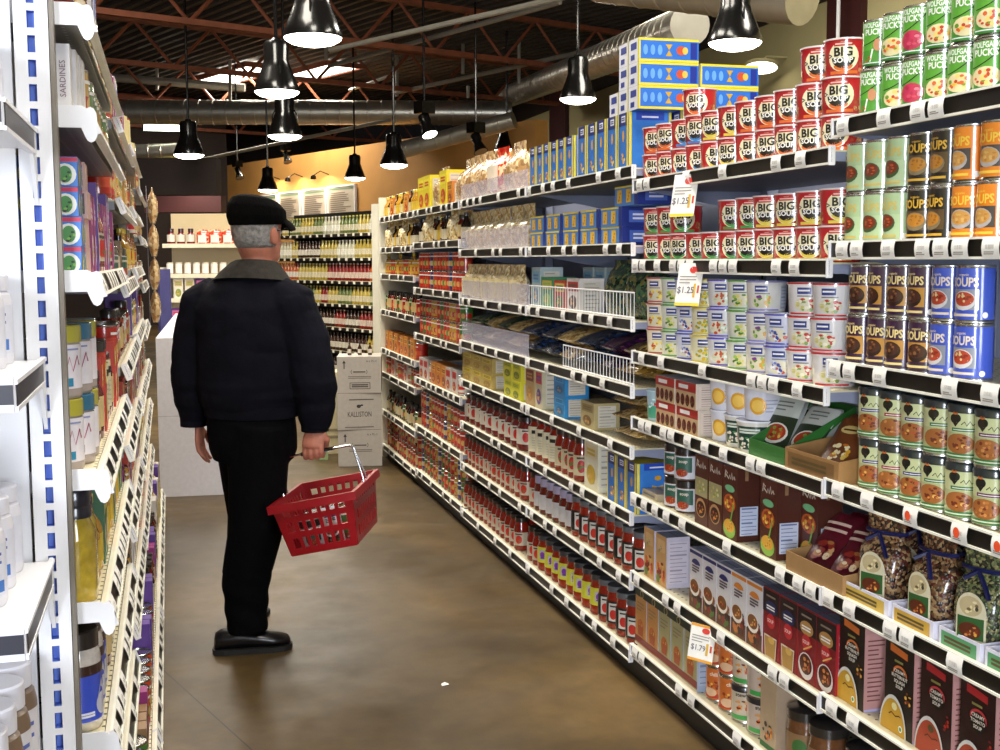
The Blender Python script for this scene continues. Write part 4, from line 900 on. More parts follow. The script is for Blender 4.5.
WBX = simple_box(.1, .1, .17, '#c8c0a0', '#c82a3a', '#6a4a8a', 'pasta_box', 'cream box with red panel')
BLB = simple_box(.14, .1, .085, '#2f86c0', '#4aa0d8', '#1f6a9a', 'pasta_box', 'bright blue pasta box')
KRB = simple_box(.15, .1, .1, '#b0a070', '#8a7a4a', '#7a5a34', 'noodle_box', 'kraft coloured noodle box')
BIGW = simple_box(.15, .06, .185, '#d8d2b8', '#d8c8a0', '#c8a83a', 'pasta_box', 'large cream carton with yellow rounds')
GRB = simple_box(.16, .1, .13, '#3f8a5a', '#c8b84a', '#8ab04a', 'rice_box', 'green box behind the wire guard')
RDB = simple_box(.15, .1, .12, '#b8462c', '#e0c060', '#5a7a34', 'rice_box', 'red and yellow box behind the wire guard')
WRB = simple_box(.15, .1, .13, '#d8d0c8', '#b8322c', '#6a4a3a', 'rice_box', 'white box with red print')
TLB = simple_box(.12, .1, .17, '#a8b8b8', '#7ab0c8', '#5a7aa0', 'rice_box', 'pale blue box')
def bagk(w, d, h, m, seed, name, desc, label=None, top=.8): return Kind(bag(w, d, h, M[m], seed, top, label), w*.98, d, h, name, desc, 'bag')
CHB = [bagk(.25, .14, .235, 'chips', i, 'chip_bag', 'clear bag of brown chips') for i in (1, 2)]
RDG = bagk(.22, .12, .23, 'redbag', 3, 'chip_bag', 'red snack bag', '#e8d8c0')
CLD = [bagk(.19, .11, .2, 'noodle', i, 'pasta_bag', 'clear bag of pale pasta', None, .7) for i in (4, 5)]
NOO = [bagk(.13, .08, .18, 'noodle', i, 'noodle_bag', 'small clear bag of noodles', '#d8c890', .75) for i in (6, 7)]
def smallk(parts, w, h, name, desc, cat): return Kind(parts, w, w, h, name, desc, cat)
def scan(c, c2, h=.11, r=.038): return can(r, h, lambda a: a.rect(-.05, h*.3, .05, h*.55, c2, 1).ell(0, h*.42, .013, h*.13, '#c8a860', 2).rect(-.05, h*.1, .05, h*.16, '#8a2a1c', 1).lines(-.03, h*.72, .03, h*.85, 1, h*.06, WHITE), c, 16)
FC = [smallk(scan(a_, b_), .078, .1105, 'food_can', d, 'can') for a_, b_, d in (('#b8281c', '#d8502c', 'red tin'), ('#c8441c', '#4a8a34', 'orange-red tin with green band'), ('#3f7a34', '#b8281c', 'green tin with red band'), ('#c89a2c', '#b8281c', 'golden tin with red band'), ('#2a3a7a', '#c8c0b0', 'dark blue tin'), ('#d8d0c8', '#c8262a', 'white tin with red band'))]
TOB = Kind(jar(.03, .14, '#5a1a10', '#c8b07a', None, '#2a2622', .7, seg=14), .066, .066, .141, 'sauce_jar', 'small dark red jar', 'jar')
YB = Kind(bottle(.028, .148, '#b8862a', '#d8c23a', '#c8a83a', seg=14), .06, .06, .149, 'oil_bottle', 'golden oil bottle', 'bottle')
DB = Kind(bottle(.028, .15, '#2a1c14', '#1c1814', '#c8bca0', seg=14), .06, .06, .151, 'sauce_bottle', 'dark bottle with cream label', 'bottle')
YBX = simple_box(.18, .12, .2, '#d8c628', '#e6d83a', '#b83a24', 'cereal_box', 'bright yellow carton')
ORB = simple_box(.13, .09, .13, '#c87a2c', '#d8a03c', '#8a2a1c', 'pasta_box', 'orange carton')
RDC = simple_box(.12, .09, .13, '#c8c0b8', '#c8262a', '#a81c20', 'pasta_box', 'white carton with red discs')
# ------------------------------------------------------------------ stocking the right-hand shelves
def zt(b, i): return SH[b][i]+.0305
def Y(b, i, px): return yx(px, zt(b, i), 1.485)
def fill(kinds, b, i, pa, pb, grp, tiers=1, face=0., jit=.02, rows=1, skip=(), x0=1.482, gap=.003):
    return stock(kinds, Y(b, i, pa) if pa < 1100 else pa, Y(b, i, pb) if pb > 20 else pb, zt(b, i), where(b, i), grp, tiers, x0, face, jit, gap, rows, skip)
g = 'cans on the top shelf of the nearest right bay'
fill(lambda i: ([GC[2], GC[0], GC[1], GC[3], GC[0], GC[3], GC[0], WC, WC, WC, WC, WC, WC, WC] if True else 0)[min(i, 13)], 'E', 0, 853, 1.28, g, 2, .62, .2)
g = 'cans on the second shelf of the nearest right bay'
fill(lambda i: [PL, PL, PL, BKC, BKC, OC, OC, OC, OC, OC, OC, OC, OC, OC, OC, OC][min(i, 15)], 'E', 1, 838, 1.28, g, 2, .16, .25)
g = 'cans on the third shelf of the nearest right bay'
fill(lambda i: [BR, BR, BR, BR, BL, BL, BL][min(i, 6)], 'E', 2, 840, 984, g, 2, .16, .25, skip=((6, 1, 0),))
g = 'dark-lidded cans on the fourth shelf of the nearest right bay'
fill(lambda i: HC[(0, 1, 0, 2, 2, 3, 4, 0, 1, 2, 3, 4, 4, 1, 0, 2)[i % 16]], 'E', 3, 850, 1.28, g, 2, .6, .2, rows=2)
# second bay
g = 'red soup cups on the top shelf'
zz = where('D', 0)
fill(lambda i: BG[(3, 3, 0, 0, 1, 1, 3, 3, 3, 3, 3)[i % 11]], 'D', 0, 637, YN['D']+.02, g, 2, .85, .25)
ys = Y('D', 0, 676)
put(BG[3], 1.56, ys, zt('D', 0)+2*.0865, -math.pi/2+.9, zz, g, 'third tier')
for n_, yy in enumerate((YN['D']+.195, YN['D']+.085)):
    for t_ in range(2, 3):
        put(BG[3], 1.545, yy, zt('D', 0)+t_*.0865, -math.pi/2+.9, zz, g, 'third tier')
g = 'red soup cups on the second shelf'
fill(lambda i: BG[(2, 2, 2, 2, 2, 2, 2, 1, 1, 1, 1)[i % 11]], 'D', 1, 637, YN['D']+.02, g, 2, .8, .25, skip=((3, 1, 0), (4, 1, 0)))
g = 'soup cups on the third shelf'
fill(lambda i: C2[(0, 1, 2, 3, 4, 1, 5, 2, 6, 6, 6)[i % 11]], 'D', 2, 640, YN['D']+.01, g, 3, .75, .18, skip=((7, 2, 0),))
# fourth shelf of the second bay
w4 = where('D', 3); z4 = zt('D', 3)
g = 'tubs and cartons on the fourth shelf of the second right bay'
y = stock([CUPG], Y('D', 3, 640), Y('D', 3, 640)-.09, z4, w4, g, 1, 1.49, .4)
y = stock([RB], Y('D', 3, 654), Y('D', 3, 654)-.33, z4, w4, g, 2, 1.485, 0, .02)
y = stock([WT[0]], y-.01, y-.125, z4, w4, g, 2, 1.5, .7, .1)
y0 = y
put(WT[1], 1.55, y-.055, z4, -math.pi/2+.7, w4, g, 'lower tier'); put(WT[0], 1.55, y-.055, z4+.0905, -math.pi/2+.9, w4, g, 'upper tier')
put(WT[1], 1.53, y-.17, z4, -math.pi/2+.7, w4, g, 'lower tier'); put(WT[0], 1.55, y-.17, z4+.0905, -math.pi/2+.9, w4, g, 'upper tier')
def tray(w, d, hf, hb, col, name, lab, cat, loc, rz, printcol=None, m='print', flap=None):
    th = .003; t = thing(name, loc, rz, lab, cat, 'display trays on the right shelves')
    b = MB().box(-w/2, w/2, -d/2, d/2, 0, th, col)
    b.box(-w/2, w/2, -d/2, -d/2+th, th, hf, col); b.box(-w/2, w/2, d/2-th, d/2, th, hb, col)
    for s in (-1, 1):
        x0 = s*w/2-(th if s > 0 else 0); x1 = x0+th
        vs = [(x0, -d/2+th, th), (x0, d/2-th, th), (x0, d/2-th, hb), (x0, -d/2+th, hf), (x1, -d/2+th, th), (x1, d/2-th, th), (x1, d/2-th, hb), (x1, -d/2+th, hf)]
        b.add(vs, [(0, 3, 2, 1), (4, 5, 6, 7), (0, 1, 5, 4), (1, 2, 6, 5), (2, 3, 7, 6), (3, 0, 4, 7)], col)
    if printcol:
        a = Art(b, S_plane((0, -d/2, 0), (1, 0, 0), (0, 0, 1))); a.rect(-w*.44, hf*.15, w*.42, hf*.85, printcol, 1); a.lines(-w*.36, hf*.3, w*.3, hf*.7, 2, hf*.12, '#5a4a2a', 2)
    link('tray', b.mesh('tray', M[m], False), t)
    if flap:
        f = MB(); f.box(-w/2, w/2, d/2, d/2+th, hb, hb+flap, '#c8ccd8'); Art(f, S_plane((0, d/2, hb), (1, 0, 0), (0, 0, 1))).lines(-w*.2, flap*.3, w*.2, flap*.8, 3, .004, '#8a8e9a'); link('header_flap', f.mesh('flap', M['print'], False), t)
    return t
def packet(w, h, m, art, th=.012, seed=1): return bag(w, th*2, h, m, seed, .96, '#ffffff', art)
# green display box with soup sachets
ya, yb = min(Y('D', 3, 738), y0-.235), Y('D', 3, 788); yc = (ya+yb)/2
tray(ya-yb, .2, .05, .15, '#2f6a2c', 'display_box', 'green sloping display box of soup sachets beside white tubs', 'display box', (1.475+.1, yc, z4), -math.pi/2)
def sachet(a): a.rect(-.055, .015, .055, .155, '#25321f', 1); a.rect(-.055, .1, .055, .155, '#b8bcb4', 1.3); a.lines(-.03, .112, .03, .145, 3, .004, '#6a6e66'); a.ell(0, .05, .045, .03, '#e6e0d4', 2); a.ell(0, .052, .038, .024, '#a83a1c', 2.4); a.food(0, .052, .035, .022, ['#c8502c', '#e0b04a', '#7a1c12', '#8a9a3a'], 14)
SA = packet(.125, .165, M['maroonbag'], sachet); SAm = mat('silver_sachet', '#a8aca8', .3, .3, noise_s=20); SA = packet(.125, .165, SAm, sachet, seed=4)
for q, (dy, dx, lean) in enumerate(((.07, .055, 28), (-.06, .06, 40), (.06, .125, 40), (-.06, .135, 45))):
    place(SA, 'soup_sachet', (1.475+dx, yc+dy, z4+.012+(.02 if q > 1 else 0)), 0, '%s soup sachet leaning in the green display box' % ['front left', 'front right', 'rear left', 'rear right'][q], 'sachet', 'sachets in the green display box', (-R_(lean), 0, -math.pi/2+.25))
# brown carton tray with brown packets at the joint of the bays
ya, yb = Y('D', 3, 792), Y('D', 3, 846); yc = (ya+yb)/2
tray(ya-yb, .19, .055, .085, '#9a7448', 'display_tray', 'kraft tray of brown packets left of the dark-lidded cans', 'tray', (1.465+.095, yc, z4+.004), -math.pi/2, '#7a5a34', 'print')
def bpk(a): a.rect(-.05, .01, .05, .15, '#6a3a1c', 1); a.food(0, .05, .04, .03, ['#d8a030', '#e8c860', '#b86a1c', '#f0e0b0'], 16); a.ell(0, .115, .03, .012, '#c8b070', 2); a.lines(-.02, .108, .02, .12, 1, .005, '#4a2a12', 3)
BP = packet(.11, .16, M['brownpk'], bpk, .014, 6)
for q in range(3):
    place(BP, 'snack_packet', (1.465+.04+.05*q, yc+(.02 if q % 2 else -.03), z4+.016), 0, '%s brown packet from the front in the kraft tray' % ORD[q], 'packet', 'brown packets in the kraft tray', (-R_(42), 0, -math.pi/2+.3))
# fifth shelf of the second bay
w5 = where('D', 4); z5 = zt('D', 4); g = 'cartons on the fifth shelf of the second right bay'
stock([SJ, SJ], Y('D', 4, 657), Y('D', 4, 657)-.175, z5, w5, g, 2, 1.49, .7, .15)
y = Y('D', 4, 693)
for q, k in enumerate((BC[0], BC[0], BC[1])):
    put(k, 1.525, y-.045-q*.094, z5, -math.pi/2, w5, g)
for q, yy in enumerate((Y('D', 4, 757)-.04, Y('D', 4, 778)-.01, Y('D', 4, 800)-.08)):
    put(BC[1], (1.53, 1.6, 1.76)[q], yy, z5, -math.pi/2, w5, g)
tag(place(carton(.12, .1, .02, '#b8a888', lambda a: a.lines(-.05, .004, .05, .016, 1, .006, '#6a6a7a')), 'flat_packet', (1.55, Y('D', 4, 645), z5), -math.pi/2, 'flat pale packet lying at the left of the fifth shelf', 'packet'), None)
# sixth shelf: soup cartons running over both bays
w6 = where('D', 5); z6 = zt('D', 5); g = 'soup cartons on the sixth shelf'
for q in range(2): put(TB, 1.535, Y('D', 5, 641)-.045-q*.1, z6, -math.pi/2, w6, g)
y = Y('D', 5, 687)
for q in range(5): put(WB[0 if q < 3 else 1], 1.515, y-.046-q*.0935, z6, -math.pi/2, w6, g); put(WB[0 if q < 3 else 1], 1.565, y-.046-q*.0935, z6, -math.pi/2, w6, g, '', 'behind')
y = y-5*.0935
for q in range(4): put(RC[0 if q < 2 else 1], 1.515, y-.046-q*.0915, z6, -math.pi/2, w6, g); put(RC[0 if q < 2 else 1], 1.565, y-.046-q*.0915, z6, -math.pi/2, w6, g, '', 'behind')
w6e = where('E', 5); z6e = zt('E', 5)
for px, v in ((833, 0), (878, 0), (913, 1), (952, 1)):
    yy = Y('E', 5, px)-.052; put(CR[v], 1.53, yy, z6e, -math.pi/2, w6e, g)
for q in range(4): put(CR[1], 1.53, Y('E', 5, 990)-.1-q*.13, z6e, -math.pi/2, w6e, g)
# bottom shelf
w7 = where('D', 6); z7 = zt('D', 6); g = 'goods on the bottom shelf of the second right bay'
y = Y('D', 6, 634)
for q in range(5): put(BX[0 if q < 2 else 1], 1.52, y-.05-q*.1, z7, -math.pi/2, w7, g)
y -= .51
y = stock([CN[0]], y, y-.17, z7, w7, g, 2, 1.49, .8, .2)
y = stock([CN[1]], y, y-.09, z7, w7, g, 2, 1.49, .8, .2)
y = stock([CNB], y, y-.115, z7, w7, g, 2, 1.49, .8, .2)
y = stock([TANB], y-.01, y-.1, z7, w7, g, 1, 1.49, 0, .02)
stock([BRJ], y-.01, YN['D']+.01, z7, w7, g, 1, 1.49, .6, .2)
stock([BRJ], YN['D']-.02, 1.6, zt('E', 6), where('E', 6), 'jars on the bottom shelf of the nearest right bay', 1, 1.49, .6, .2)
# fifth shelf of the nearest bay: maroon packets and bean mixes in white trays
w5e = where('E', 4); z5e = zt('E', 4)
ya, yb = Y('D', 4, 793), Y('D', 4, 850); yc = (ya+yb)/2
tray(ya-yb, .2, .05, .075, '#a07c50', 'display_tray', 'kraft tray of maroon packets left of the bean bags', 'tray', (1.465+.1, yc, z5e+.004), -math.pi/2, None, 'print')
def mpk(a): a.food(0, .05, .04, .035, ['#c89a6a', '#e0c8a0', '#a86a3a', '#8a2a20'], 16, .35, 1); a.lines(-.04, .1, .04, .14, 2, .008, '#d8b8a8', 2)
MPK = packet(.115, .17, M['maroonbag'], mpk, .014, 7)
for q in range(4):
    place(MPK, 'snack_packet', (1.465+.045+.04*(q//2), yc+(.065 if q % 2 == 0 else -.055), z5e+.016), 0, '%s maroon packet in the kraft tray' % ['front left', 'front right', 'rear left', 'rear right'][q], 'packet', 'maroon packets in the kraft tray', (-R_(44), 0, -math.pi/2+.25))
def beanlab(c):
    def f(a): a.ell(0, .085, .032, .042, '#d0c8a8', 1, 16, 0, 180); a.rect(-.032, .02, .032, .085, '#d0c8a8', 1); a.rect(-.028, .035, .028, .078, c, 1.6); a.ell(0, .1, .024, .02, '#b8a880', 1.6); a.food(0, .1, .02, .017, ['#6a5a3a', '#e0d0a0', '#3a3a2a'], 8, .3, 2); a.ell(0, .052, .024, .016, '#5a2a16', 2.4); a.food(0, .052, .022, .014, FOODS['bean']+['#d8a03c'], 10, .3, 3)
    return f
BEAN = [Kind(bag(.125, .1, .212, M['beans'], 11, .7, '#ffffff', beanlab('#2f5a2c')), .115, .1, .24, 'bean_bag', 'clear bag of mixed beans', 'bag'), Kind(bag(.125, .1, .212, M['peas'], 12, .7, '#ffffff', beanlab('#2f5a2c')), .115, .1, .24, 'bean_bag', 'clear bag of green split peas', 'bag')]
M['ribbon'] = mat('dark_blue_ribbon', '#1c1f4c', rough=.3, noise_s=30)
RIB = MB().tube([(.05*math.cos(R_(k*30)), .02*math.sin(R_(k*30)), .165) for k in range(12)], .005, 6, close=True).tube([(0, -.03, .165), (.03, -.055, .14), (.04, -.06, .12)], .005, 5).tube([(0, -.03, .165), (-.02, -.05, .15)], .005, 5).mesh('ribbon', M['ribbon'])
TR = 0
for q, (pa, pb, col, bk) in enumerate(((840, 893, '#c8a84a', 0), (895, 938, '#c8a040', 0), (942, 985, '#5a9a6a', 1), (988, 1040, '#5a9a6a', 1), (1045, 1110, '#c8a84a', 0))):
    ya, yb = Y('E', 4, pa), Y('E', 4, pb); yc = (ya+yb)/2; w_ = ya-yb-.006
    tray(w_, .34, .042, .05, '#dcdcec', 'display_tray', '%s white tray of bean bags from the left' % ORD[q], 'tray', (1.475+.17, yc, z5e), -math.pi/2, col)
    n_ = max(1, int(w_/.118))
    for r_ in range(3):
        for s_ in range(n_):
            yy = yc+(s_-(n_-1)/2)*-.118
            o = put(BEAN[bk], 1.475+.06+r_*.106, yy+random.uniform(-.004, .004), z5e+.004, -math.pi/2+.3+random.uniform(-.15, .15), '%s white tray' % ORD[q], 'bean bags in white trays', '', ['front row', 'middle row', 'back row'][r_])
            link('ribbon', RIB, o)
# third and fourth bays -------------------------------------------------------
g = 'pasta boxes on the top shelf'; wC = where('C2', 0); z = zt('C2', 0)
fill(lambda i: [PY[0], PY[0], PY[0], PY[0], PY[0], PY[0]][i % 6], 'C2', 0, 529, 576, g, 1, 0, .02)
fill([PY[1]], 'C2', 0, 577, 634, g, 1, 0, .02)
stock([PY[0]], Y('C2', 0, 578), Y('C2', 0, 610), z+.1905, wC, g, 1, 1.5, 0, .02) if False else None
yb_ = YN['C2']+.02
for c_ in range(3):
    for t_ in range(3 if c_ < 2 else 1):
        put(EB, 1.485+.108, yb_+.13+.044-c_*.0 + c_*.09-.13, z+.1905+t_*.0755*1.0 if False else z+.1905+t_*.0757, -math.pi/2, 'above the standing boxes', 'pasta boxes lying on the standing ones', TIER[4][t_])
for t_ in range(2): put(EB, 1.485+.325, yb_+.044, z+.1905+t_*.0757, -math.pi/2, 'behind that stack', 'pasta boxes lying on the standing ones', TIER[4][t_])
stock([PY[1]], yb_+.3, yb_, z, wC, g, 1, 1.645, 0, .02) if False else None
for q in range(3): put(PY[1], 1.485+.235, yb_+.052+q*.104, z, -math.pi/2, wC, g, '', 'behind')
for q in range(2): put(PY[1], 1.485+.39, yb_+.052+q*.104, z, -math.pi/2, wC, g, '', 'rearmost')
fill([CHB[0], CHB[1], RDG, CHB[0], CHB[1], CHB[0]], 'C1', 0, 462, 524, 'chip bags on the top shelf', 1, .1, .1)
# lying pasta boxes, second shelf
g = 'pasta boxes lying on the second shelf'
fill([LY], 'C2', 1, 530, YN['C2']+.005, g, 2, 0, .015)
put(LY, 1.55, YN['C2']+.12, zt('C2', 1)+2*.0665, -math.pi/2, where('C2', 1), g, 'third tier')
tag(place(bag(.3, .16, .14, M['bluebag'], 15, .8), 'pasta_bag', (1.72, YN['C2']+.55, zt('C2', 1)+.0), -math.pi/2, 'dark bag slumped behind the lying pasta boxes', 'bag'))
fill([CLD[0], CLD[1]], 'C1', 1, 462, 524, 'clear pasta bags on the second shelf', 1, .1, .1)
fill([CLD[1]], 'C2', 1, 527, 531, 'clear pasta bags on the second shelf', 1, .1, .1) if False else None
# third shelf: noodles behind a clear guard, boxes behind a wire guard
fill([NOO[0], NOO[1]], 'C1', 2, 462, 524, 'noodle bags on the third shelf', 1, .1, .12)
y = Y('C2', 2, 528)
g = 'boxes behind the wire guard on the third shelf'
for k, dx in ((TLB, 0), (GRB, 0), (RDB, 0), (WRB, 0)):
    put(k, 1.5+k.d/2, y-k.w/2, zt('C2', 2), -math.pi/2, where('C2', 2), g); y -= k.w+.01
for q in range(3): put(TLB, 1.5+.22, Y('C2', 2, 540)-.07-.14*q, zt('C2', 2), -math.pi/2, where('C2', 2), g, '', 'behind')
for q in range(2): tag(place(bag(.22, .13, .2, M['olivebag'], 20+q, .85), 'pasta_bag', (1.57, YN['C2']+.12+q*.2, zt('C2', 2)), -math.pi/2+.2, '%s dark green bag at the right end behind the wire guard' % ['near', 'far'][q], 'bag', 'dark green bags'))
# fourth shelf: long bags lying down behind guards
g = 'pasta bags lying on the fourth shelf'
for b_, lst in (('C1', (('olivebag', .5), ('strand', .0), ('olivebag', .3), ('strand', .2), ('bluebag', .1))), ('C2', (('bluebag', .2), ('strand', .1), ('bluebag', .3), ('purplebag', .1), ('goldfoil', .2)))):
    for q, (m_, a_) in enumerate(lst):
        yy = YN[b_]+BW-.13-q*.235
        k = Kind(bag(.22, .08, .34, M[m_], 30+q, .9, pinch=True), .22, .1, .34, 'pasta_bag', {'olivebag': 'dark green pasta bag', 'strand': 'bag of long pale pasta', 'bluebag': 'dark blue pasta bag', 'purplebag': 'dark purple pasta bag', 'goldfoil': 'gold-brown pasta bag'}[m_], 'bag')
        put(k, 1.51, yy, zt(b_, 3)+.042, 0, where(b_, 3), g, '', '', (R_(-84), 0, -math.pi/2+random.uniform(-.15, .15)))
        put(k, 1.515, yy-.01, zt(b_, 3)+.108, 0, where(b_, 3), g, 'upper layer', '', (R_(-85), 0, -math.pi/2+random.uniform(-.25, .25)))
# fifth shelf
g = 'boxes on the fifth shelf of the fourth right bay'
fill([YL, YL, YL, YL], 'C1', 4, 462, 502, g, 2, 0, .015)
fill([YL2], 'C1', 4, 503, 521, g, 2, 0, .015)
y = Y('C2', 4, 524); g = 'boxes on the fifth shelf of the third right bay'
for k in (OB, WBX): put(k, 1.49+k.d/2, y-k.w/2, zt('C2', 4), -math.pi/2, where('C2', 4), g); y -= k.w+.012
for t_ in range(2): put(BLB, 1.49+.05, Y('C2', 4, 552)-.08, zt('C2', 4)+t_*.0855, -math.pi/2, where('C2', 4), g, TIER[2][t_])
put(KRB, 1.49+.05, Y('C2', 4, 579)-.08, zt('C2', 4), -math.pi/2, where('C2', 4), g)
for t_ in range(3):
    k = Kind(bag(.24, .06, .34, M['strand'], 50+t_, .92, pinch=True), .24, .06, .34, 'noodle_bag', 'bag of straight noodles', 'bag')
    put(k, 1.5, YN['C2']+.16, zt('C2', 4)+.03+.055*t_, 0, where('C2', 4), 'noodle bags piled on the fifth shelf', ['lowest', 'middle', 'uppermost'][t_], '', (R_(-88), 0, -math.pi/2+.05*t_))
# sauce jars
g = 'sauce jars on the sixth shelf'
fill(lambda i: [J['bigred']][0], 'C1', 5, 462, 523, g, 1, .9, .2, rows=2)
fill(lambda i: [J['cream'], J['cream'], J['cream'], J['cream'], J['slim'], J['slim'], J['slim']][min(i, 6)], 'C2', 5, 512+14, 580, g, 1, .9, .2)
put(BIGW, 1.52, Y('C2', 5, 583)-.077, zt('C2', 5), -math.pi/2, where('C2', 5), 'boxes on the sixth shelf')
yb_ = YN['C2']+.012
for q in range(3): put(PY[0], 1.485+.078, yb_+.047+q*.094, zt('C2', 5), -math.pi/2, where('C2', 5), 'boxes on the sixth shelf')
put(PY[0], 1.485+.235, yb_+.047, zt('C2', 5), -math.pi/2, where('C2', 5), 'boxes on the sixth shelf', '', 'behind')
g = 'sauce jars on the seventh shelf'
fill([J['red']], 'C1', 6, 462, 524, g, 1, .9, .2, rows=2)
y = fill([J['red']], 'C2', 6, 526, 534, g, 1, .9, .2)
y = stock([J['cloth']], y, Y('C2', 6, 570), zt('C2', 6), where('C2', 6), g, 1, 1.482, .9, .15)
stock([J['dark']], y, YN['C2']+.01, zt('C2', 6), where('C2', 6), g, 1, 1.482, .9, .15)
g = 'sauce jars on the bottom shelf'
fill([J['red']], 'C1', 7, 462, 520, g, 1, .9, .2, rows=2)
y = fill([J['red']], 'C2', 7, 524, 536, g, 1, .9, .2)
y = stock([J['yellow']], y, Y('C2', 7, 596), zt('C2', 7), where('C2', 7), g, 1, 1.482, .9, .2)
stock([J['dark']], y, YN['C2']+.01, zt('C2', 7), where('C2', 7), g, 1, 1.482, .9, .2)
# guards along the shelf fronts
def guard(b_, i, ya, yb, h, kind, lab):
    L_ = ya-yb; t = thing('shelf_guard', (XR+.012, (ya+yb)/2, zt(b_, i)+.008), 0, lab, 'shelf guard', 'shelf guards')
    if kind == 'clear':
        link('acrylic_pane', MB().box(0, .003, -L_/2, L_/2, 0, h).mesh('pane', M['clear'], False), t)
        link('edge_strip', MB().box(-.002, .005, -L_/2, L_/2, h, h+.006).mesh('strip', M['clear'], False), t)
    else:
        for z_ in (.004, h): link('rail_wire', MB().tube([(0, -L_/2, z_), (0, L_/2, z_)], .0028, 6).mesh('wire', M['whitepaint']), t)
        me = MB().tube([(0, 0, 0), (0, 0, h)], .0013, 5).mesh('upright_wire', M['whitepaint']); n_ = int(L_/.032)
        for k in range(n_+1): o = link('upright_wire', me, t); o.location.y = -L_/2+L_*k/n_
guard('C1', 0, YN['C1']+BW-.01, YN['C1']+.01, .07, 'clear', 'clear guard before the chip bags on the top shelf')
guard('C1', 1, YN['C1']+BW-.01, YN['C1']+.01, .085, 'clear', 'clear guard before the pale pasta bags on the second shelf')
guard('C1', 2, YN['C1']+BW-.01, YN['C1']+.01, .085, 'clear', 'clear guard before the noodle bags on the third shelf')
guard('C1', 3, YN['C1']+BW-.01, YN['C1']+.01, .09, 'clear', 'clear guard before the lying green bags on the fourth shelf')
guard('C2', 2, YN['C2']+BW-.01, YN['C2']+.01, .085, 'wire', 'white wire guard before the boxes on the third shelf')
guard('C2', 3, YN['C2']+.75, YN['C2']+.01, .085, 'wire', 'white wire guard before the purple bags on the fourth shelf')
# fifth and farthest bays -----------------------------------------------------
def F(b, i, kinds, tiers=1, face=.8, jit=.15):
    stock(kinds, YN[b]+BW-.015, YN[b]+.015, zt(b, i), where(b, i), 'goods on the %s' % where(b, i), tiers, 1.485, face, jit)
F('B', 0, [YBX, YBX, CHB[0], YBX, ORB, CHB[1]], 1, 0, .03)
F('B', 1, [DB, DB, TOB, CLD[0], TOB, DB, YB, TOB])
F('B', 2, [FC[0], FC[0], FC[1], FC[0], FC[4], FC[1]], 2)
F('B', 3, [FC[0], FC[2], FC[0], FC[1], FC[3], FC[3]], 2)
F('B', 4, [RDC, RDC, FC[5], ORB, ORB, ORB], 1, 0, .03)
F('B', 5, [FC[0], FC[0], FC[4], FC[3], FC[1], FC[0]], 2)
F('B', 6, [FC[4], FC[2], FC[0], FC[2], FC[0], FC[3]], 2)
F('A', 0, [YB, YB, DB, YB, ORB, DB, YB])
F('A', 1, [DB, DB, CLD[1], DB, YB, DB])
F('A', 2, [YB, FC[3], FC[3], FC[1], FC[1], FC[3]])
F('A', 3, [FC[2], TOB, TOB, FC[0], TOB, TOB])
F('A', 4, [ORB, ORB, FC[2], ORB, FC[0]], 1, 0, .03)
F('A', 5, [FC[1], FC[0], FC[0], RDC, FC[5]], 1)
F('A', 6, [DB, TOB, DB, FC[2], TOB, DB], 1)
F('A', 7, [FC[0], TOB, FC[0], FC[1]], 2)
# ------------------------------------------------------------------ left-hand shelving and its end display
XL = -.118
SL = [[1.80, 1.635, 1.365, 1.03, .80, .57, .33, .10], [1.76, 1.55, 1.33, 1.11, .89, .67, .40, .10], [1.80, 1.58, 1.36, 1.12, .86, .62, .36, .10], [1.72, 1.5, 1.28, 1.06, .84, .62, .36, .10]]
LN = ['nearest left bay', 'second left bay', 'third left bay', 'farthest left bay']
YL0 = 2.135
def deckL():
    m = MB(); w2 = BW/2-.003
    m.box(.013, .45, -w2, w2, .026, .03, mi=0); m.box(.013, .45, -w2, w2, .004, .0259, mi=1)
    return m.mesh('shelf_deck', [M['deck'], M['deckgrey']], False)
DECKL = deckL()
def end_bracket():                   # white pressed-steel shelf end with the rounded nose of the price rail
    pts = [(.45, .0), (.45, .04), (.012, .04)]+[(-.002+.011*math.cos(R_(g)), .0+.02*math.sin(R_(g))+.018*(g < 170)) for g in (60, 90, 120, 150, 180, 210, 240, 270, 300, 330)]+[(.013, .004)]
    m = MB(); n = len(pts); y0, y1 = 0, .003
    m.add([(x, y0, z) for x, z in pts]+[(x, y1, z) for x, z in pts], [tuple(range(n)), tuple(range(n, 2*n))[::-1]]+[(i, (i+1) % n, n+(i+1) % n, n+i) for i in range(n)])
    return m.mesh('end_bracket', M['whitepaint'], False)
BRK = end_bracket()
FLAG = MB().lathe([(0, -.001), (.011, -.001), (.011, .001), (0, .001)], 14, '#eceae8', caps=False, M=Matrix.Rotation(R_(90), 4, 'X')@Matrix.Scale(1.5, 4, (0, 1, 0))).mesh('flag', M['rail'])
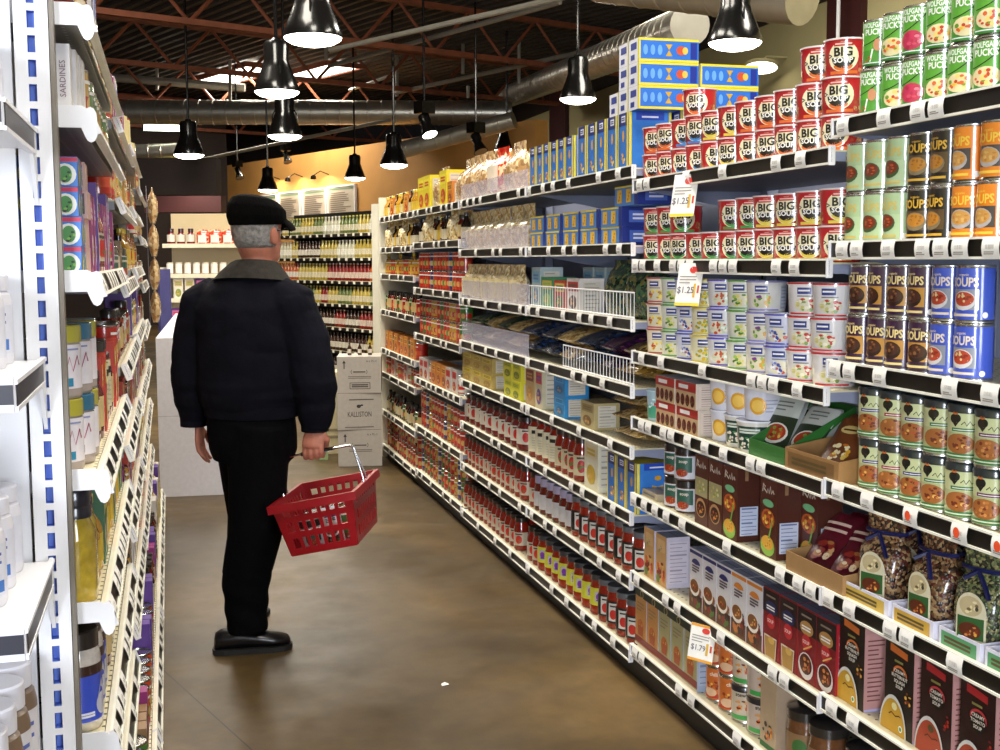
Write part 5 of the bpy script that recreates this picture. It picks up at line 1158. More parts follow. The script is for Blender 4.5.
for b in range(4):
    yc = YL0+BW*b+BW/2; hs = SL[b]
    t = thing('shelving_bay', (XL, yc, 0), math.pi, 'white steel shelving bay, %s of the aisle' % LN[b], 'shelving', 'left-hand shelving bays')
    link('back_panel', MB().box(DK, DK+.02, -BW/2, BW/2, .05, 2.0).mesh('back', M['backpanel'], False), t)
    link('kick_plate', MB().box(-.045, -.03, -BW/2, BW/2, 0, .1).mesh('kick', M['kick'], False), t)
    rg = random.Random(100+b)
    for i, h in enumerate(hs):
        s = link('shelf', DECKL, t); s.location = (-.05 if i == len(hs)-1 else 0, 0, h)
        o = link('price_rail', RAIL, s); o.rotation_euler.y = R_(20); o.location.x = -.014
        if b == 0: o = link('end_bracket', BRK, s); o.location = (0, BW/2+.0005, 0)
        y = BW/2-.05
        while y > -BW/2+.04:
            o = link('price_tag', TAGS[rg.randrange(3)], s); o.location = (-.014, y, 0); o.rotation_euler.y = R_(20); o.scale.x = .35; y -= rg.choice((.07, .1, .14, .2))
def swh(b, i): return (SHN[i] if i < 7 else 'bottom shelf')+', '+LN[b]
def zl(b, i): return SL[b][i]+.0305
# goods seen well in the nearest bay
def sard_s(a): a.text('SARDINES', .036, .055, .0095, '#7a5a6a', rot=90); a.lines(-.035, .02, .02, .1, 5, .003, '#b0a4a8')
SAR = Kind(carton(.1, .09, .112, '#dedada', lambda a: a.lines(-.03, .02, .03, .09, 4, .006, '#b0a4a8'), None, None, '#e4e2e4'), .104, .093, .113, 'tin_carton', 'white sardine carton', 'carton')
# on the left-hand shelves the side towards the photographer is the box's left side
def lbox(w, d, h, base, art, desc, name, cat, front=None):
    b = MB().box(-w/2, w/2, -d/2, d/2, 0, h, base); art(Art(b, S_plane((-w/2, 0, 0), (0, -1, 0), (0, 0, 1))))
    if front: front(Art(b, S_plane((0, -d/2, 0), (1, 0, 0), (0, 0, 1))))
    return Kind([('carton', b.mesh('carton', M['print'], False))], w+.003, d+.004, h+.0006, name, desc, cat)
SAR = lbox(.05, .095, .112, '#dedada', sard_s, 'white sardine carton', 'fish_carton', 'carton')
def fish_s(a): a.rect(-.05, 0, .05, .049, '#3f74c0', .4); a.rect(0.016, .041, .05, .048, '#c02c4a', 1); a.ell(.03, .02, .018, .018, '#dfe0d8', 1.5); a.ell(.03, .02, .011, .014, '#4a8a4a', 2); a.food(.031, .017, .011, .012, ['#7ab04a', '#3a3a34', '#d8d23a'], 6); a.ell(-.032, .02, .012, .018, '#d6cf3e', 1.5); a.food(-.032, .018, .01, .013, ['#7a4a2a', '#e6e0d0', '#d6cf3e'], 5)
FSH = lbox(.105, .1, .049, '#3f74c0', fish_s, 'blue and yellow fish tin box', 'fish_carton', 'carton', fish_s)
PNK = lbox(.1, .1, .049, '#c8a49c', lambda a: a.rect(.0, .008, .046, .044, '#5a4a54', 1).food(.022, .026, .018, .015, ['#7a9a5a', '#3a3a44', '#d8d8d0'], 6).lines(-.045, .012, -.008, .03, 2, .003, '#8a5a5a'), 'pinkish fish tin box', 'fish_carton', 'carton')
def dmg(c, a0):
    def f(a, z0, z1): a.rect(-.05, z0, .05, z1, '#e2dce0', 1.2); a.line([(-.02, z0+.02), (-.014, z0+.05), (-.006, z0+.03), (.0, z0+.054), (.006, z0+.03), (.016, z0+.056), (.02, z0+.04)], .003, '#a83a5a'); a.rect(-.012, z0+.004, .006, z0+.018, c, 2); a.lines(-.02, z1-.012, .02, z1-.004, 1, .003, '#8a90b8')
    return f
DJ = [Kind(jar(.036, .125, '#a89a90', '#e2dce0', dmg(c, 0), l, .95, .026, wrap=3.4, lz=(.14, .74), m='plastic'), .075, .075, .126, 'powder_jar', d, 'jar') for c, l, d in (('#2f86a8', '#b0a83a', 'jar with olive-yellow lid'), ('#6a2a6a', '#2f6a86', 'jar with teal lid'))]
OIL = Kind(bottle(.036, .2, '#b49a34', '#1b1c2c', None, seg=24, shoulder=.62), .075, .075, .201, 'oil_bottle', 'yellow bottle with black cap', 'bottle')
def oilk():
    r, h = .036, .2
    b = MB().lathe([(0, 0), (r*.95, 0), (r, .006), (r, .105), (r*.96, .125), (r*.72, .145), (r*.7, .15), (0, .15)], 24, '#b49a34', caps=False)
    c = MB().lathe([(r*.72, .146), (r*.82, .147), (r*.82, .165), (r*.78, .168), (r*.8, .172), (r*.78, .196), (r*.7, .2), (0, .2)], 24, '#1b1c2c', caps=False)
    return [('bottle_body', b.mesh('b', M['glass'])), ('cap', c.mesh('c', M['lid']))]
OIL = Kind(oilk(), .075, .075, .201, 'oil_bottle', 'yellow bottle with black cap', 'bottle')
def jugk():
    r, h = .042, .178
    b = MB().lathe([(0, 0), (r*.93, 0), (r, .006), (r, .12), (r*.93, .14), (r*.82, .15), (0, .15)], 26, ['#cfc6b4']*3+['#d8cfc4']*3, caps=False)
    l = MB(); a = Art(l, S_cyl(r, r, h), step=.008); a.rect(-r*3.1, .018, r*3.1, .1, '#3a52c4', 1); a.rect(-r*3.1, .1, r*3.1, .118, '#3a221c', 1)
    for s in (-.06, .03): a.ell(s, .045, .016, .02, '#c8cad8', 2); a.poly([(s-.012, .058), (s+.012, .058), (s, .09)], '#c8cad8', 2.2); a.lines(s-.05, .026, s-.02, .036, 2, .004, '#e0e2ee')
    c = MB().lathe([(r*.82, .146), (r*.92, .146), (r*.92, .175), (r*.86, .178), (0, .178)], 26, '#2a2422', caps=False)
    return [('jar_body', b.mesh('b', M['glass'])), ('label', l.mesh('l', M['gloss'])), ('lid', c.mesh('c', M['lid']))]
JUG = Kind(jugk(), .088, .088, .179, 'nut_butter_jar', 'jar with blue label and brown band', 'jar')
def L(b, i, kinds, ya, yb, tiers=1, face=0., jit=.05, x0=XL-.013, rows=1):
    return stock(kinds, ya, yb, zl(b, i), swh(b, i), 'goods on the %s' % swh(b, i), tiers, x0, face, jit, .003, rows, (), -1)
y0 = YL0+.02
rgk = random.Random(5)
def nb_(w, h, c1, c2, c3, d): return simple_box(w, .09, h, c1, c2, c3, 'food_carton', d)
GEN = [FC[0], FC[1], FC[3], FC[5], YB, DB, TOB, J['red'], J['cream'], SJ, FC[2], nb_(.05, .15, '#8a2a6a', '#c86aa0', '#e0c0d0', 'slim magenta carton'), nb_(.06, .17, '#c8c0b8', '#5a6ab0', '#8a90c0', 'slim white carton'), nb_(.055, .16, '#b8321f', '#e0b040', '#f0d8a0', 'slim red carton'), nb_(.06, .14, '#b88a30', '#6a3a14', '#e0c070', 'slim golden carton'), nb_(.05, .18, '#5a3a8a', '#b0a0d8', '#d8c8e8', 'slim violet carton'), nb_(.06, .15, '#3a6a4a', '#c8c870', '#e0d8b0', 'slim green carton'), nb_(.055, .12, '#8a6a48', '#d8c8a0', '#5a3a20', 'slim brown carton'), NOO[0]]
def generic(b, i, ya):
    hmax = (SL[b][i-1]-SL[b][i]-.05) if i else .25
    fit = [k for k in GEN if k.h < hmax]
    n_ = rgk.randint(3, 5); seq = []
    ch = [rgk.choice(fit) for _ in range(n_)]
    for k in ch: seq += [k]*rgk.randint(2, 3)
    small = all(k.h*2 < hmax for k in ch)
    L(b, i, seq, ya, YL0+BW*(b+1)-.02, 2 if small else 1, -.25, .12, XL+(.038 if i == 7 else -.013))
yy = L(0, 1, [SAR], y0, y0+.055, 1, 0, .02, XL-.024); L(0, 1, [SAR], yy, yy+.055, 1, 0, .02, XL-.016); yy += .055; L(0, 1, [SAR], yy, yy+.11, 1, 0, .02, XL-.013)
generic(0, 1, y0+.24)
yy = L(0, 2, [FSH], y0, y0+.11, 4, 0, .02, XL-.018); yy = L(0, 2, [PNK], yy, yy+.11, 4, 0, .02, XL-.013); generic(0, 2, yy+.01)
yy = L(0, 3, [DJ[0]], y0, y0+.08, 2, -1.2, .2, XL-.024); yy = L(0, 3, [DJ[1], DJ[0], DJ[1]], yy, yy+.24, 2, -1.2, .2, XL-.013); generic(0, 3, yy+.005)
yy = L(0, 4, [OIL, OIL], y0, y0+.16, 1, 0, .2, XL-.013); generic(0, 4, yy)
yy = L(0, 5, [JUG, JUG, JUG], y0, y0+.28, 1, -1.0, .1, XL-.013); generic(0, 5, yy)
for i in (0, 6, 7): generic(0, i, y0)
for b in (1, 2, 3):
    for i in range(8): generic(b, i, YL0+BW*b+.015)
# bags on a clip strip at the far end
t = thing('clip_strip', (XL+.03, YL0+BW*3+.35, 0), 0, 'strip of hanging brown snack bags at the far end of the left shelves', 'clip strip')
link('strip', MB().box(-.004, -.002, -.012, .012, 1.1, 1.78).mesh('strip', M['clear'], False), t)
SB = bag(.13, .05, .17, M['chips'], 71, .9)[0][1]
for q in range(4): o = link('snack_bag', SB, t); o.location = (.024, 0, 1.12+q*.16); o.rotation_euler = (0, .05, math.pi/2)
# end display facing the photographer
YE = 2.10
t = thing('end_display', (-.2, YE, 0), 0, 'white slotted end display at the left edge of the picture', 'shelving')
def slotted_post():
    m = MB(); w = .052; x0, x1 = -w/2, w/2; s0, s1 = -.006, .006; pitch = .0385; z = .02; top = 2.15
    zs = [0.0]; sl = []
    while z < top-.05: sl.append((z, z+.027)); z += pitch
    prev = 0
    for a, b_ in sl+[(top, top)]:
        m.add([(x0, 0, prev), (x1, 0, prev), (x1, 0, a), (x0, 0, a)], [(0, 1, 2, 3)])
        if b_ > a:
            m.add([(x0, 0, a), (s0, 0, a), (s0, 0, b_), (x0, 0, b_)], [(0, 1, 2, 3)]); m.add([(s1, 0, a), (x1, 0, a), (x1, 0, b_), (s1, 0, b_)], [(0, 1, 2, 3)])
            d = .02; m.add([(s0, 0, a), (s1, 0, a), (s1, 0, b_), (s0, 0, b_), (s0, d, a), (s1, d, a), (s1, d, b_), (s0, d, b_)], [(0, 4, 5, 1), (1, 5, 6, 2), (2, 6, 7, 3), (3, 7, 4, 0)], mi=1)
            m.add([(s0, d, a), (s1, d, a), (s1, d, b_), (s0, d, b_)], [(0, 1, 2, 3)], mi=1)
        prev = b_
    m.add([(x0, 0, 0), (x1, 0, 0), (x1, .03, 0), (x0, .03, 0), (x0, 0, top), (x1, 0, top), (x1, .03, top), (x0, .03, top)], [(1, 2, 6, 5), (3, 0, 4, 7), (2, 3, 7, 6), (4, 5, 6, 7)])
    return m.mesh('post', [M['whitepaint'], M['slot']], False)
link('slotted_post', slotted_post(), t)
link('edge_trim', MB().box(.027, .034, .004, .034, 0, 2.15).mesh('trim', mat('taupe_trim', '#7c7468', .5, noise_s=8)), t)
link('back_panel', MB().box(-1.0, -.032, .012, .024, .1, 2.15).mesh('panel', M['whitepaint'], False), t)
link('plinth', MB().box(-1.0, .026, -.42, .01, 0, .1).mesh('plinth', M['whitepaint'], False), t)
for h in (1.93, 1.6, 1.235, .9, .53):
    s = link('shelf', MB().box(-1.0, -.004, -.40, -.002, .0, .024).mesh('shelf', M['whitepaint'], False), t); s.location.z = h
    br = MB(); pts = [(-.002, -.09), (-.002, .03), (-.41, .03), (-.41, -.012), (-.06, -.012)]; n = len(pts)
    br.add([(-.004, y, z) for y, z in pts]+[(.002, y, z) for y, z in pts], [tuple(range(n))[::-1], tuple(range(n, 2*n))]+[(i, n+i, n+(i+1) % n, (i+1) % n) for i in range(n)])
    link('bracket', br.mesh('bracket', M['whitepaint'], False), s)
    link('side_price_rail', MB().box(.002, .0035, -.40, -.05, -.006, .024, '#2a2630').box(.002, .005, -.41, -.01, .024, .03, '#ececf2').box(.002, .005, -.41, -.04, -.012, -.006, '#ececf2').mesh('siderail', M['rail'], False), s)
    fr = MB().box(-1.0, .0, -.414, -.402, -.012, .034, '#dcdce6'); fr.box(-1.0, .0, -.4155, -.414, -.002, .024, '#2a2a34'); link('price_rail', fr.mesh('rail', M['rail'], False), s)
def supp(r, h, body, label, v):
    b = MB().lathe([(0, 0), (r*.94, 0), (r, .005), (r, h*.7), (r*.92, h*.78), (r*.72, h*.82), (r*.72, h*.84), (0, h*.84)], 22, body, caps=False)
    c = MB().lathe([(r*.7, h*.82), (r*.86, h*.82), (r*.86, h*.985), (r*.8, h), (0, h)], 22, '#eceaf0', caps=False)
    l = MB(); a = Art(l, S_cyl(r, r, h), step=.01); a.rect(-r*2.6, h*.12, r*2.6, h*.66, label, 1); a.lines(-r*.8, h*.34, r*.8, h*.6, 3, h*.03, '#5a6aa8'); a.rect(-r*.9, h*.16, r*.9, h*.28, ('#4a7ac0', '#8a90b8')[v % 2], 2)
    return [('bottle_body', b.mesh('b', M['plastic'])), ('cap', c.mesh('c', M['plastic'])), ('label', l.mesh('l', M['print']))]
SP = [Kind(supp(.036, .14, '#e6e4ea', '#dfe0ea', 0), .075, .075, .141, 'supplement_bottle', 'white supplement bottle', 'bottle'), Kind(supp(.048, .22, '#7a6450', '#d8d4d6', 1), .098, .098, .221, 'supplement_bottle', 'brown bottle with white cap', 'bottle')]
for si, (h, ks) in enumerate(((1.235, (0, 0, 0)), (.9, (0, 1, 0)), (.53, (1, 1, 1)), (1.6, (0, 0, 0)))):
    for r_ in range(4):
        for c_ in range(4):
            k = SP[ks[c_ % 3]]
            x = -.2-.075-c_*.1; y = YE-.35+r_*.1
            put(k, x, y, h+.0245, random.uniform(-.5, .5), '%s shelf of the end display' % ['third', 'fourth', 'fifth', 'second'][si], 'bottles on the end display', '', ['front', 'second', 'third', 'rear'][r_]+' row')
# ------------------------------------------------------------------ beyond the aisle
def small_bottle(col, cap, lab, r=.032, h=.19):
    return [('b', MB().lathe([(0, 0), (r*.95, 0), (r, .006), (r, h*.18), (r*1.01, h*.18), (r*1.01, h*.5), (r, h*.5), (r, h*.58), (r*.4, h*.8), (r*.36, h*.92), (r*.44, h*.92), (r*.42, h), (0, h)], 12, [col]*3+[lab]*2+[col]*4+[cap]*3, caps=False).mesh('small_bottle', M['glass']))]
SBK = [Kind(small_bottle(*a), .07, .07, .19, 'drink_bottle', d, 'bottle') for a, d in ((('#a8923e', '#c8bc6a', '#cfc4a4'), 'yellow drink bottle'), (('#a8501c', '#b83a20', '#d8d0c4'), 'amber drink bottle'), (('#b8b49a', '#d8d4c0', '#e0dccc'), 'clear drink bottle'), (('#3a2418', '#2a1a14', '#d0c8b8'), 'dark drink bottle'), (('#7a2018', '#c8b0a0', '#cdb8a8'), 'red drink bottle'), (('#5f6a38', '#b0a850', '#c4bd9c'), 'olive drink bottle'))]
P0 = Vector((2.02, 12.25, 0)); WLEN = 2.5
t = thing('shelving_bay', P0+bf*WLEN/2, BA-R_(90), 'angled shelving of drink bottles behind the man', 'shelving', 'rear displays')
# local x runs towards the camera side (right in the picture), -y faces the aisle
wl2 = WLEN/2
link('back_panel', MB().box(-wl2, wl2, .42, .44, 0, 1.95).mesh('back', M['kick'], False), t)
HS = [1.665, 1.41, 1.165, .92, .67, .42, .16]
rr = MB().box(-wl2, wl2, -.004, .0, -.004, .034, '#17130f'); rr.box(-wl2, wl2, -.006, -.004, .03, .036, '#c8c0a0')
for k in range(16): rr.box(-wl2+.08+k*.155, -wl2+.12+k*.155, -.008, -.004, .002, .03, '#ece8d8')
rr = rr.mesh('rail', M['rail'], False); dd = MB().box(-wl2, wl2, 0, .42, .0, .03).mesh('deck', M['kick'], False)
for h in HS: s = link('shelf', dd, t); s.location.z = h; link('price_rail', rr, s)
pm = MB().box(-.06, .06, -.02, .06, 0, 1.98).mesh('post', M['steelpaint'], False)
o = link('upright', pm, t); o.location.x = wl2+.062
rg = random.Random(3)
PATT = [[2, 2, 0, 0, 5], [0, 0, 3, 0, 0, 2], [4, 1, 1, 0, 4], [5, 5, 4, 0, 1], [3, 3, 4, 3], [3, 1, 3, 0], [3, 3, 1]]
for i, h in enumerate(HS):
    seq = []
    while len(seq) < 34: seq += [rg.choice(PATT[i])]*rg.randint(2, 5)
    for q in range(33):
        p = t.location+bf*(wl2-.05-q*.0735)+bx*.045+Zv*(h+.0305)
        put(SBK[seq[q]], p.x, p.y, p.z, 0, '%s of the angled drinks shelving' % (SHN[i] if i < 6 else 'bottom shelf'), 'drink bottles on the angled shelving')
# rear left display of jars and bags
A0, A1 = at(163, 262, 12.9), at(247, 262, 12.9); A0.z = A1.z = 0; dv = (A1-A0).normalized(); rz = math.atan2(dv.y, dv.x); wd = (A1-A0).length
t = thing('shelving_bay', (A0+A1)/2, rz, 'beige rear display of jars and red bags left of the man', 'shelving', 'rear displays')
M['beige'] = mat('beige_display_board', '#c9b48c', rough=.6, noise_s=4, noise_a=.05)
link('back_panel', MB().box(-wd/2, wd/2, .36, .38, 0, 1.93).mesh('back', M['beige'], False), t)
link('side_panel', MB().box(-wd/2-.02, -wd/2, -.05, .38, 0, 1.35).mesh('side', M['steelpaint'], False), t)
for h in (1.56, 1.24, .98, .66, .3):
    s = link('shelf', MB().box(-wd/2, wd/2, 0, .36, 0, .03).mesh('shelf', M['whitepaint'], False), t); s.location.z = h
    link('price_rail', MB().box(-wd/2, wd/2, -.006, 0, -.005, .04, '#e6dcc0').mesh('rail', M['rail'], False), s)
def dpos(u, yv, z): 
    n = Vector((-dv.y, dv.x, 0)); return t.location+dv*(u-wd/2)+n*yv+Zv*z
KJ = Kind(jar(.045, .17, '#7a1c14', '#e0d8c8', None, '#3a1412', .6, .04, seg=14), .1, .1, .171, 'syrup_jar', 'dark red syrup jar with white label', 'jar')
WJ = Kind(jar(.04, .13, '#8a4a24', '#efe8dc', None, '#d8c8b0', .8, .02, seg=14, wrap=2.2, lz=(.1, .9)), .09, .09, .131, 'honey_jar', 'brown jar with round white label', 'jar')
RGB_ = Kind(bag(.14, .09, .16, M['redbag'], 81, .85, '#efe6da'), .14, .09, .16, 'candy_bag', 'red and white bag', 'bag')
WCT = simple_box(.1, .08, .22, '#e2d8c4', '#c8a878', '#8a9a4a', 'tea_box', 'white carton'); PUR = simple_box(.11, .08, .22, '#5a2a6a', '#b86a9a', '#c8362c', 'tea_box', 'purple carton')
def D_(k, u, z): p = dpos(u, .06, z); put(k, p.x, p.y, p.z, rz, 'rear display left of the man', 'goods on the rear left display')
for q in range(3): D_(KJ, .08+q*.105, 1.591)
for q in range(4): D_(RGB_, .42+q*.135, 1.591)
for q in range(9): D_(WJ, .06+q*.095, 1.271)
for q in range(4): D_((WCT, PUR)[q // 2 % 2], .15+q*.12, 1.011)
for q in range(5): D_((PUR, WCT, RDC)[q % 3], .12+q*.14, .691)
for q in range(5): D_((WCT, RDC, PUR)[q % 3], .12+q*.14, .331)
o = tag(link('display_board', MB().box(-.01, .01, -.06, .06, 0, 1.36).mesh('board', mat('violet_blue_board', '#46467c', .5, noise_s=6), False)), 'violet-blue board standing at the end of the left shelves', 'board'); o.location = Vector((-.03, 9.0, 0)); o.rotation_euler.z = R_(-40)
# white chest at the end of the left shelves
t = thing('white_chest', (.16, 7.66, 0), R_(-4), 'tall white display bin standing behind the man on the left', 'display bin')
m = MB().box(-.23, .23, -.2, .2, 0, .96, '#d6d2d6'); Art(m, S_plane((0, -.2, 0), (1, 0, 0), (0, 0, 1))).rect(-.23, .488, .23, .491, '#a8a4aa'); link('bin_body', m.mesh('bin', M['print'], False), t)
m = MB().add([(-.23, -.2, .96), (.23, -.2, .96), (.23, -.06, 1.1), (-.12, -.06, 1.1), (-.23, -.19, .96), (.23, -.19, .96), (.23, -.05, 1.1), (-.12, -.05, 1.1)], [(0, 1, 2, 3), (4, 7, 6, 5), (0, 3, 7, 4), (1, 5, 6, 2), (2, 6, 7, 3)], '#dedade'); link('header_flap', m.mesh('flap', M['print'], False), t)
# stacked wine cartons
def wine(v):
    w, d, h = .3, .3, .253
    b = MB().box(-w/2, w/2, -d/2, d/2, 0, h, '#b9b2a8'); a = Art(b, S_plane((0, -d/2, 0), (1, 0, 0), (0, 0, 1))); a.rect(-w/2, 0, w/2, .003, '#6a645c', 1)
    k = '#3a3634'
    if v != 1:
        a.rect(-.105, .17, -.098, .21, k, 2); a.poly([(-.114, .208), (-.089, .208), (-.1015, .228)], k, 2)
        a.text('6 x 75 cl', .085, .222, .014, k)
        a.line([(-.05, .135), (-.056, .148), (-.05, .163)], .003, k); a.line([(.05, .135), (.056, .148), (.05, .163)], .003, k); a.lines(-.04, .14, .045, .157, 1, .008, '#5a5550')
        a.lines(-.075, .1, .085, .122, 2, .004, '#6a655f')
        if v == 2: a.rect(-.065, .03, .075, .075, k, 1); a.rect(-.061, .034, .071, .071, '#b9b2a8', 2); a.lines(-.052, .04, .064, .066, 2, .009, '#5a5550')
    else:
        a.lines(-.07, .205, .1, .217, 1, .007, '#5a5550'); a.ell(-.005, .165, .015, .012, k, 2); a.ell(.016, .172, .01, .006, k, 2)
        a.text('KALLISTON', 0, .108, .036, k, bold=.0, sx=.62); a.lines(-.1, .012, .1, .03, 1, .006, '#6a655f')
    a = Art(b, S_plane((0, 0, h), (1, 0, 0), (0, 1, 0))); a.rect(-.15, -.02, .15, .02, '#a89c88', 1)
    return [('carton', b.mesh('wine_carton', M['print'], False))]
for q in range(3): place(wine(q), 'wine_carton', (1.265+(0, -.008, .006)[q], 8.36, q*.2535), R_((-9, -6, -11)[q]), ['bottom white wine carton of the stack by the far right shelves', 'middle white wine carton lettered KALLISTON', 'top white wine carton of the stack by the far right shelves'][q], 'carton', 'stacked wine cartons')
for q in range(2): place(carton(.3, .26, .3, '#cdbf9c', lambda a: a.lines(-.08, .1, .08, .2, 2, .02, '#8a7f68')), 'cardboard_box', (1.15, 8.95, q*.3005), R_(-9), ['lower', 'upper'][q]+' cream cardboard box behind the wine cartons', 'box', 'cream boxes')
place(carton(.1, .1, .36, '#93a878', lambda a: a.lines(-.03, .1, .03, .26, 3, .02, '#6a8058')), 'green_carton', (1.02, 8.62, 0), R_(-9), 'slim pale green carton on the floor left of the wine cartons', 'carton')
for q in range(3): place(SBK[3].parts, 'drink_bottle', (1.2+q*.07, 8.36-q*.011, .7605-.0), 0, '%s dark bottle from the left on top of the wine cartons' % ORD[q], 'bottle', 'bottles on the wine cartons', None, .45)
p = floor_pt(445, 685); m = MB().add([(-.012, -.008, .001), (.012, -.01, .004), (.014, .009, .001), (0, .004, .009), (-.011, .01, .002)], [(0, 1, 3), (1, 2, 3), (2, 4, 3), (4, 0, 3)], '#e8e4da')
o = link('paper_scrap', m.mesh('scrap', M['print'], False)); o.location = p; tag(o, 'crumpled white paper scrap on the brown floor', 'paper')
# ------------------------------------------------------------------ the man with the basket
def fuse(mb, voxel, smooth, name, mats, folds=None):
    me = bpy.data.meshes.new('tmp'); me.from_pydata(mb.v, [], mb.f)
    o = bpy.data.objects.new('tmp', me); COL.objects.link(o)
    r = o.modifiers.new('r', 'REMESH'); r.mode = 'VOXEL'; r.voxel_size = voxel
    s = o.modifiers.new('s', 'SMOOTH'); s.iterations = smooth; s.factor = .5
    dg = bpy.context.evaluated_depsgraph_get(); dg.update()
    out = bpy.data.meshes.new_from_object(o.evaluated_get(dg)); out.name = name
    bpy.data.objects.remove(o); bpy.data.meshes.remove(me)
    if folds:
        nv = [v.normal.copy() for v in out.vertices]
        for v, n in zip(out.vertices, nv): v.co += n*folds(v.co)
    out.polygons.foreach_set('use_smooth', [True]*len(out.polygons)); out.materials.clear()
    for m in (mats if isinstance(mats, list) else [mats]): out.materials.append(m)
    out.update(); return out
def ring(cx, cy, z, a, b, phi=0., n=24, bb=None, tilt=(0, 0)):
    rt = Vector((math.cos(phi), math.sin(phi), 0)); fw_ = Vector((-math.sin(phi), math.cos(phi), 0)); out = []
    for i in range(n):
        t_ = 2*math.pi*i/n; x = a*math.cos(t_); s = math.sin(t_); y = (b if s > 0 else (bb or b))*s
        out.append(Vector((cx, cy, z+tilt[0]*x+tilt[1]*y))+rt*x+fw_*y)
    return out
M['skin'] = mat('skin', '#b5735c', rough=.5, noise_s=30, noise_a=.1, subs=.05, bump=.08, bump_s=140)
M['coat'] = mat('dark_navy_jacket_cloth', '#101018', rough=.9, noise_s=14, noise_a=.25, spec=.12, bump=.15, bump_s=70)
M['collar'] = mat('grey_brown_corduroy', '#33302c', rough=.9, spec=.15, noise_s=50, noise_a=.2, bump=.2, bump_s=200)
M['trouser'] = mat('black_trouser_cloth', '#060608', rough=.9, noise_s=12, noise_a=.25, spec=.1, bump=.1, bump_s=90)
M['cap'] = mat('black_wool', '#050505', rough=.95, spec=.1, noise_s=60, noise_a=.4, bump=.3, bump_s=160)
M['hair'] = mat('grey_hair', '#8a8884', rough=.6, noise_s=70, noise_a=.45, bump=.5, bump_s=180)
M['shoe'] = mat('black_leather', '#0e0d0f', rough=.28, coat=.3, noise_s=30, noise_a=.2, bump=.05)
M['sole'] = mat('black_rubber', '#1a1918', rough=.7, noise_s=30)
PX, PY_ = .27, 4.43
man = thing('person', (PX, PY_, 0), 0, 'man in dark jacket and black flat cap carrying a red shopping basket', 'person')
ph = R_(-30)                         # trunk turned right
hp = R_(-47)                         # head turned further
def hd(r_, f_, z): return Vector((math.cos(hp)*r_-math.sin(hp)*f_+.043, math.sin(hp)*r_+math.cos(hp)*f_+.0, z))
HC_ = (.043, 0.0)
B = MB()
prof = [(1.385, .05, .055, .052), (1.402, .085, .05, .045), (1.425, .092, .058, .058), (1.455, .094, .074, .066), (1.49, .094, .089, .07), (1.52, .09, .097, .0735), (1.55, .097, .1, .075), (1.58, .09, .097, .074), (1.605, .07, .08, .06), (1.622, .035, .045, .035)]
B.loft([ring(HC_[0], HC_[1], z, w, f_, hp, 24, bk) for z, f_, bk, w in prof])
B.loft([[hd(a_, b_, z) for a_, b_, z in ((-.014, .085, 1.472), (.014, .085, 1.472), (.012, .118, 1.476), (-.012, .118, 1.476))], [hd(a_, b_, z) for a_, b_, z in ((-.01, .085, 1.49), (.01, .085, 1.49), (.008, .112, 1.492), (-.008, .112, 1.492))], [hd(a_, b_, z) for a_, b_, z in ((-.007, .08, 1.525), (.007, .08, 1.525), (.006, .098, 1.525), (-.006, .098, 1.525))]])
for z, q in ((1.447, .0945), (1.438, .0935)): B.tube([hd(-.022, q-.012, z), hd(0, q, z), hd(.022, q-.012, z)], .0055, 8)
for s in (-1, 1):                    # ears
    B.loft([[hd(s*(.068+o_), -.004+.017*k_*math.cos(R_(30*i)), 1.505+.032*k_*math.sin(R_(30*i))) for i in range(12)] for o_, k_ in ((0, .7), (.008, .95), (.016, 1.05), (.02, .85))])
B.tube([(.035, -.01, 1.26), (.037, -.012, 1.33), (.04, -.008, 1.40), (.042, 0, 1.45)], [.075, .062, .058, .055], 16)
def tor(z, a, b, cx=.0, cy=0.): return ring(cx, cy, z, a, b, ph, 24)
B.loft([tor(.84, .13, .09), tor(.95, .125, .09), tor(1.1, .145, .1), tor(1.25, .165, .1), tor(1.31, .13, .08), tor(1.34, .07, .06)])
rsh, lsh = Vector((.15, -.085, 1.265)), Vector((-.14, .085, 1.265))
rel, lel = Vector((.222, -.135, .985)), Vector((-.195, .10, 1.0))
rwr, lwr = Vector((.222, -.105, .815)), Vector((-.195, .13, .82))
B.tube([rsh, rel, rwr], [.05, .042, .028], 12); B.tube([lsh, lel, lwr], [.05, .042, .028], 12)
# legs and feet
rhip, lhip = Vector((.035, -.045, .85)), Vector((-.03, .05, .85))
rkn, lkn = Vector((.01, -.05, .46)), Vector((.01, .15, .46))
ran, lan = Vector((-.065, -.035, .09)), Vector((-.02, .29, .09))
B.tube([rhip, rkn, ran], [.075, .055, .04], 12); B.tube([lhip, lkn, lan], [.075, .055, .04], 12)
for an in (ran,): B.tube([an+Vector((-.03, 0, -.04)), an+Vector((.04, -.003, -.04)), an+Vector((.1, -.005, -.045))], [.02, .022, .016], 12)
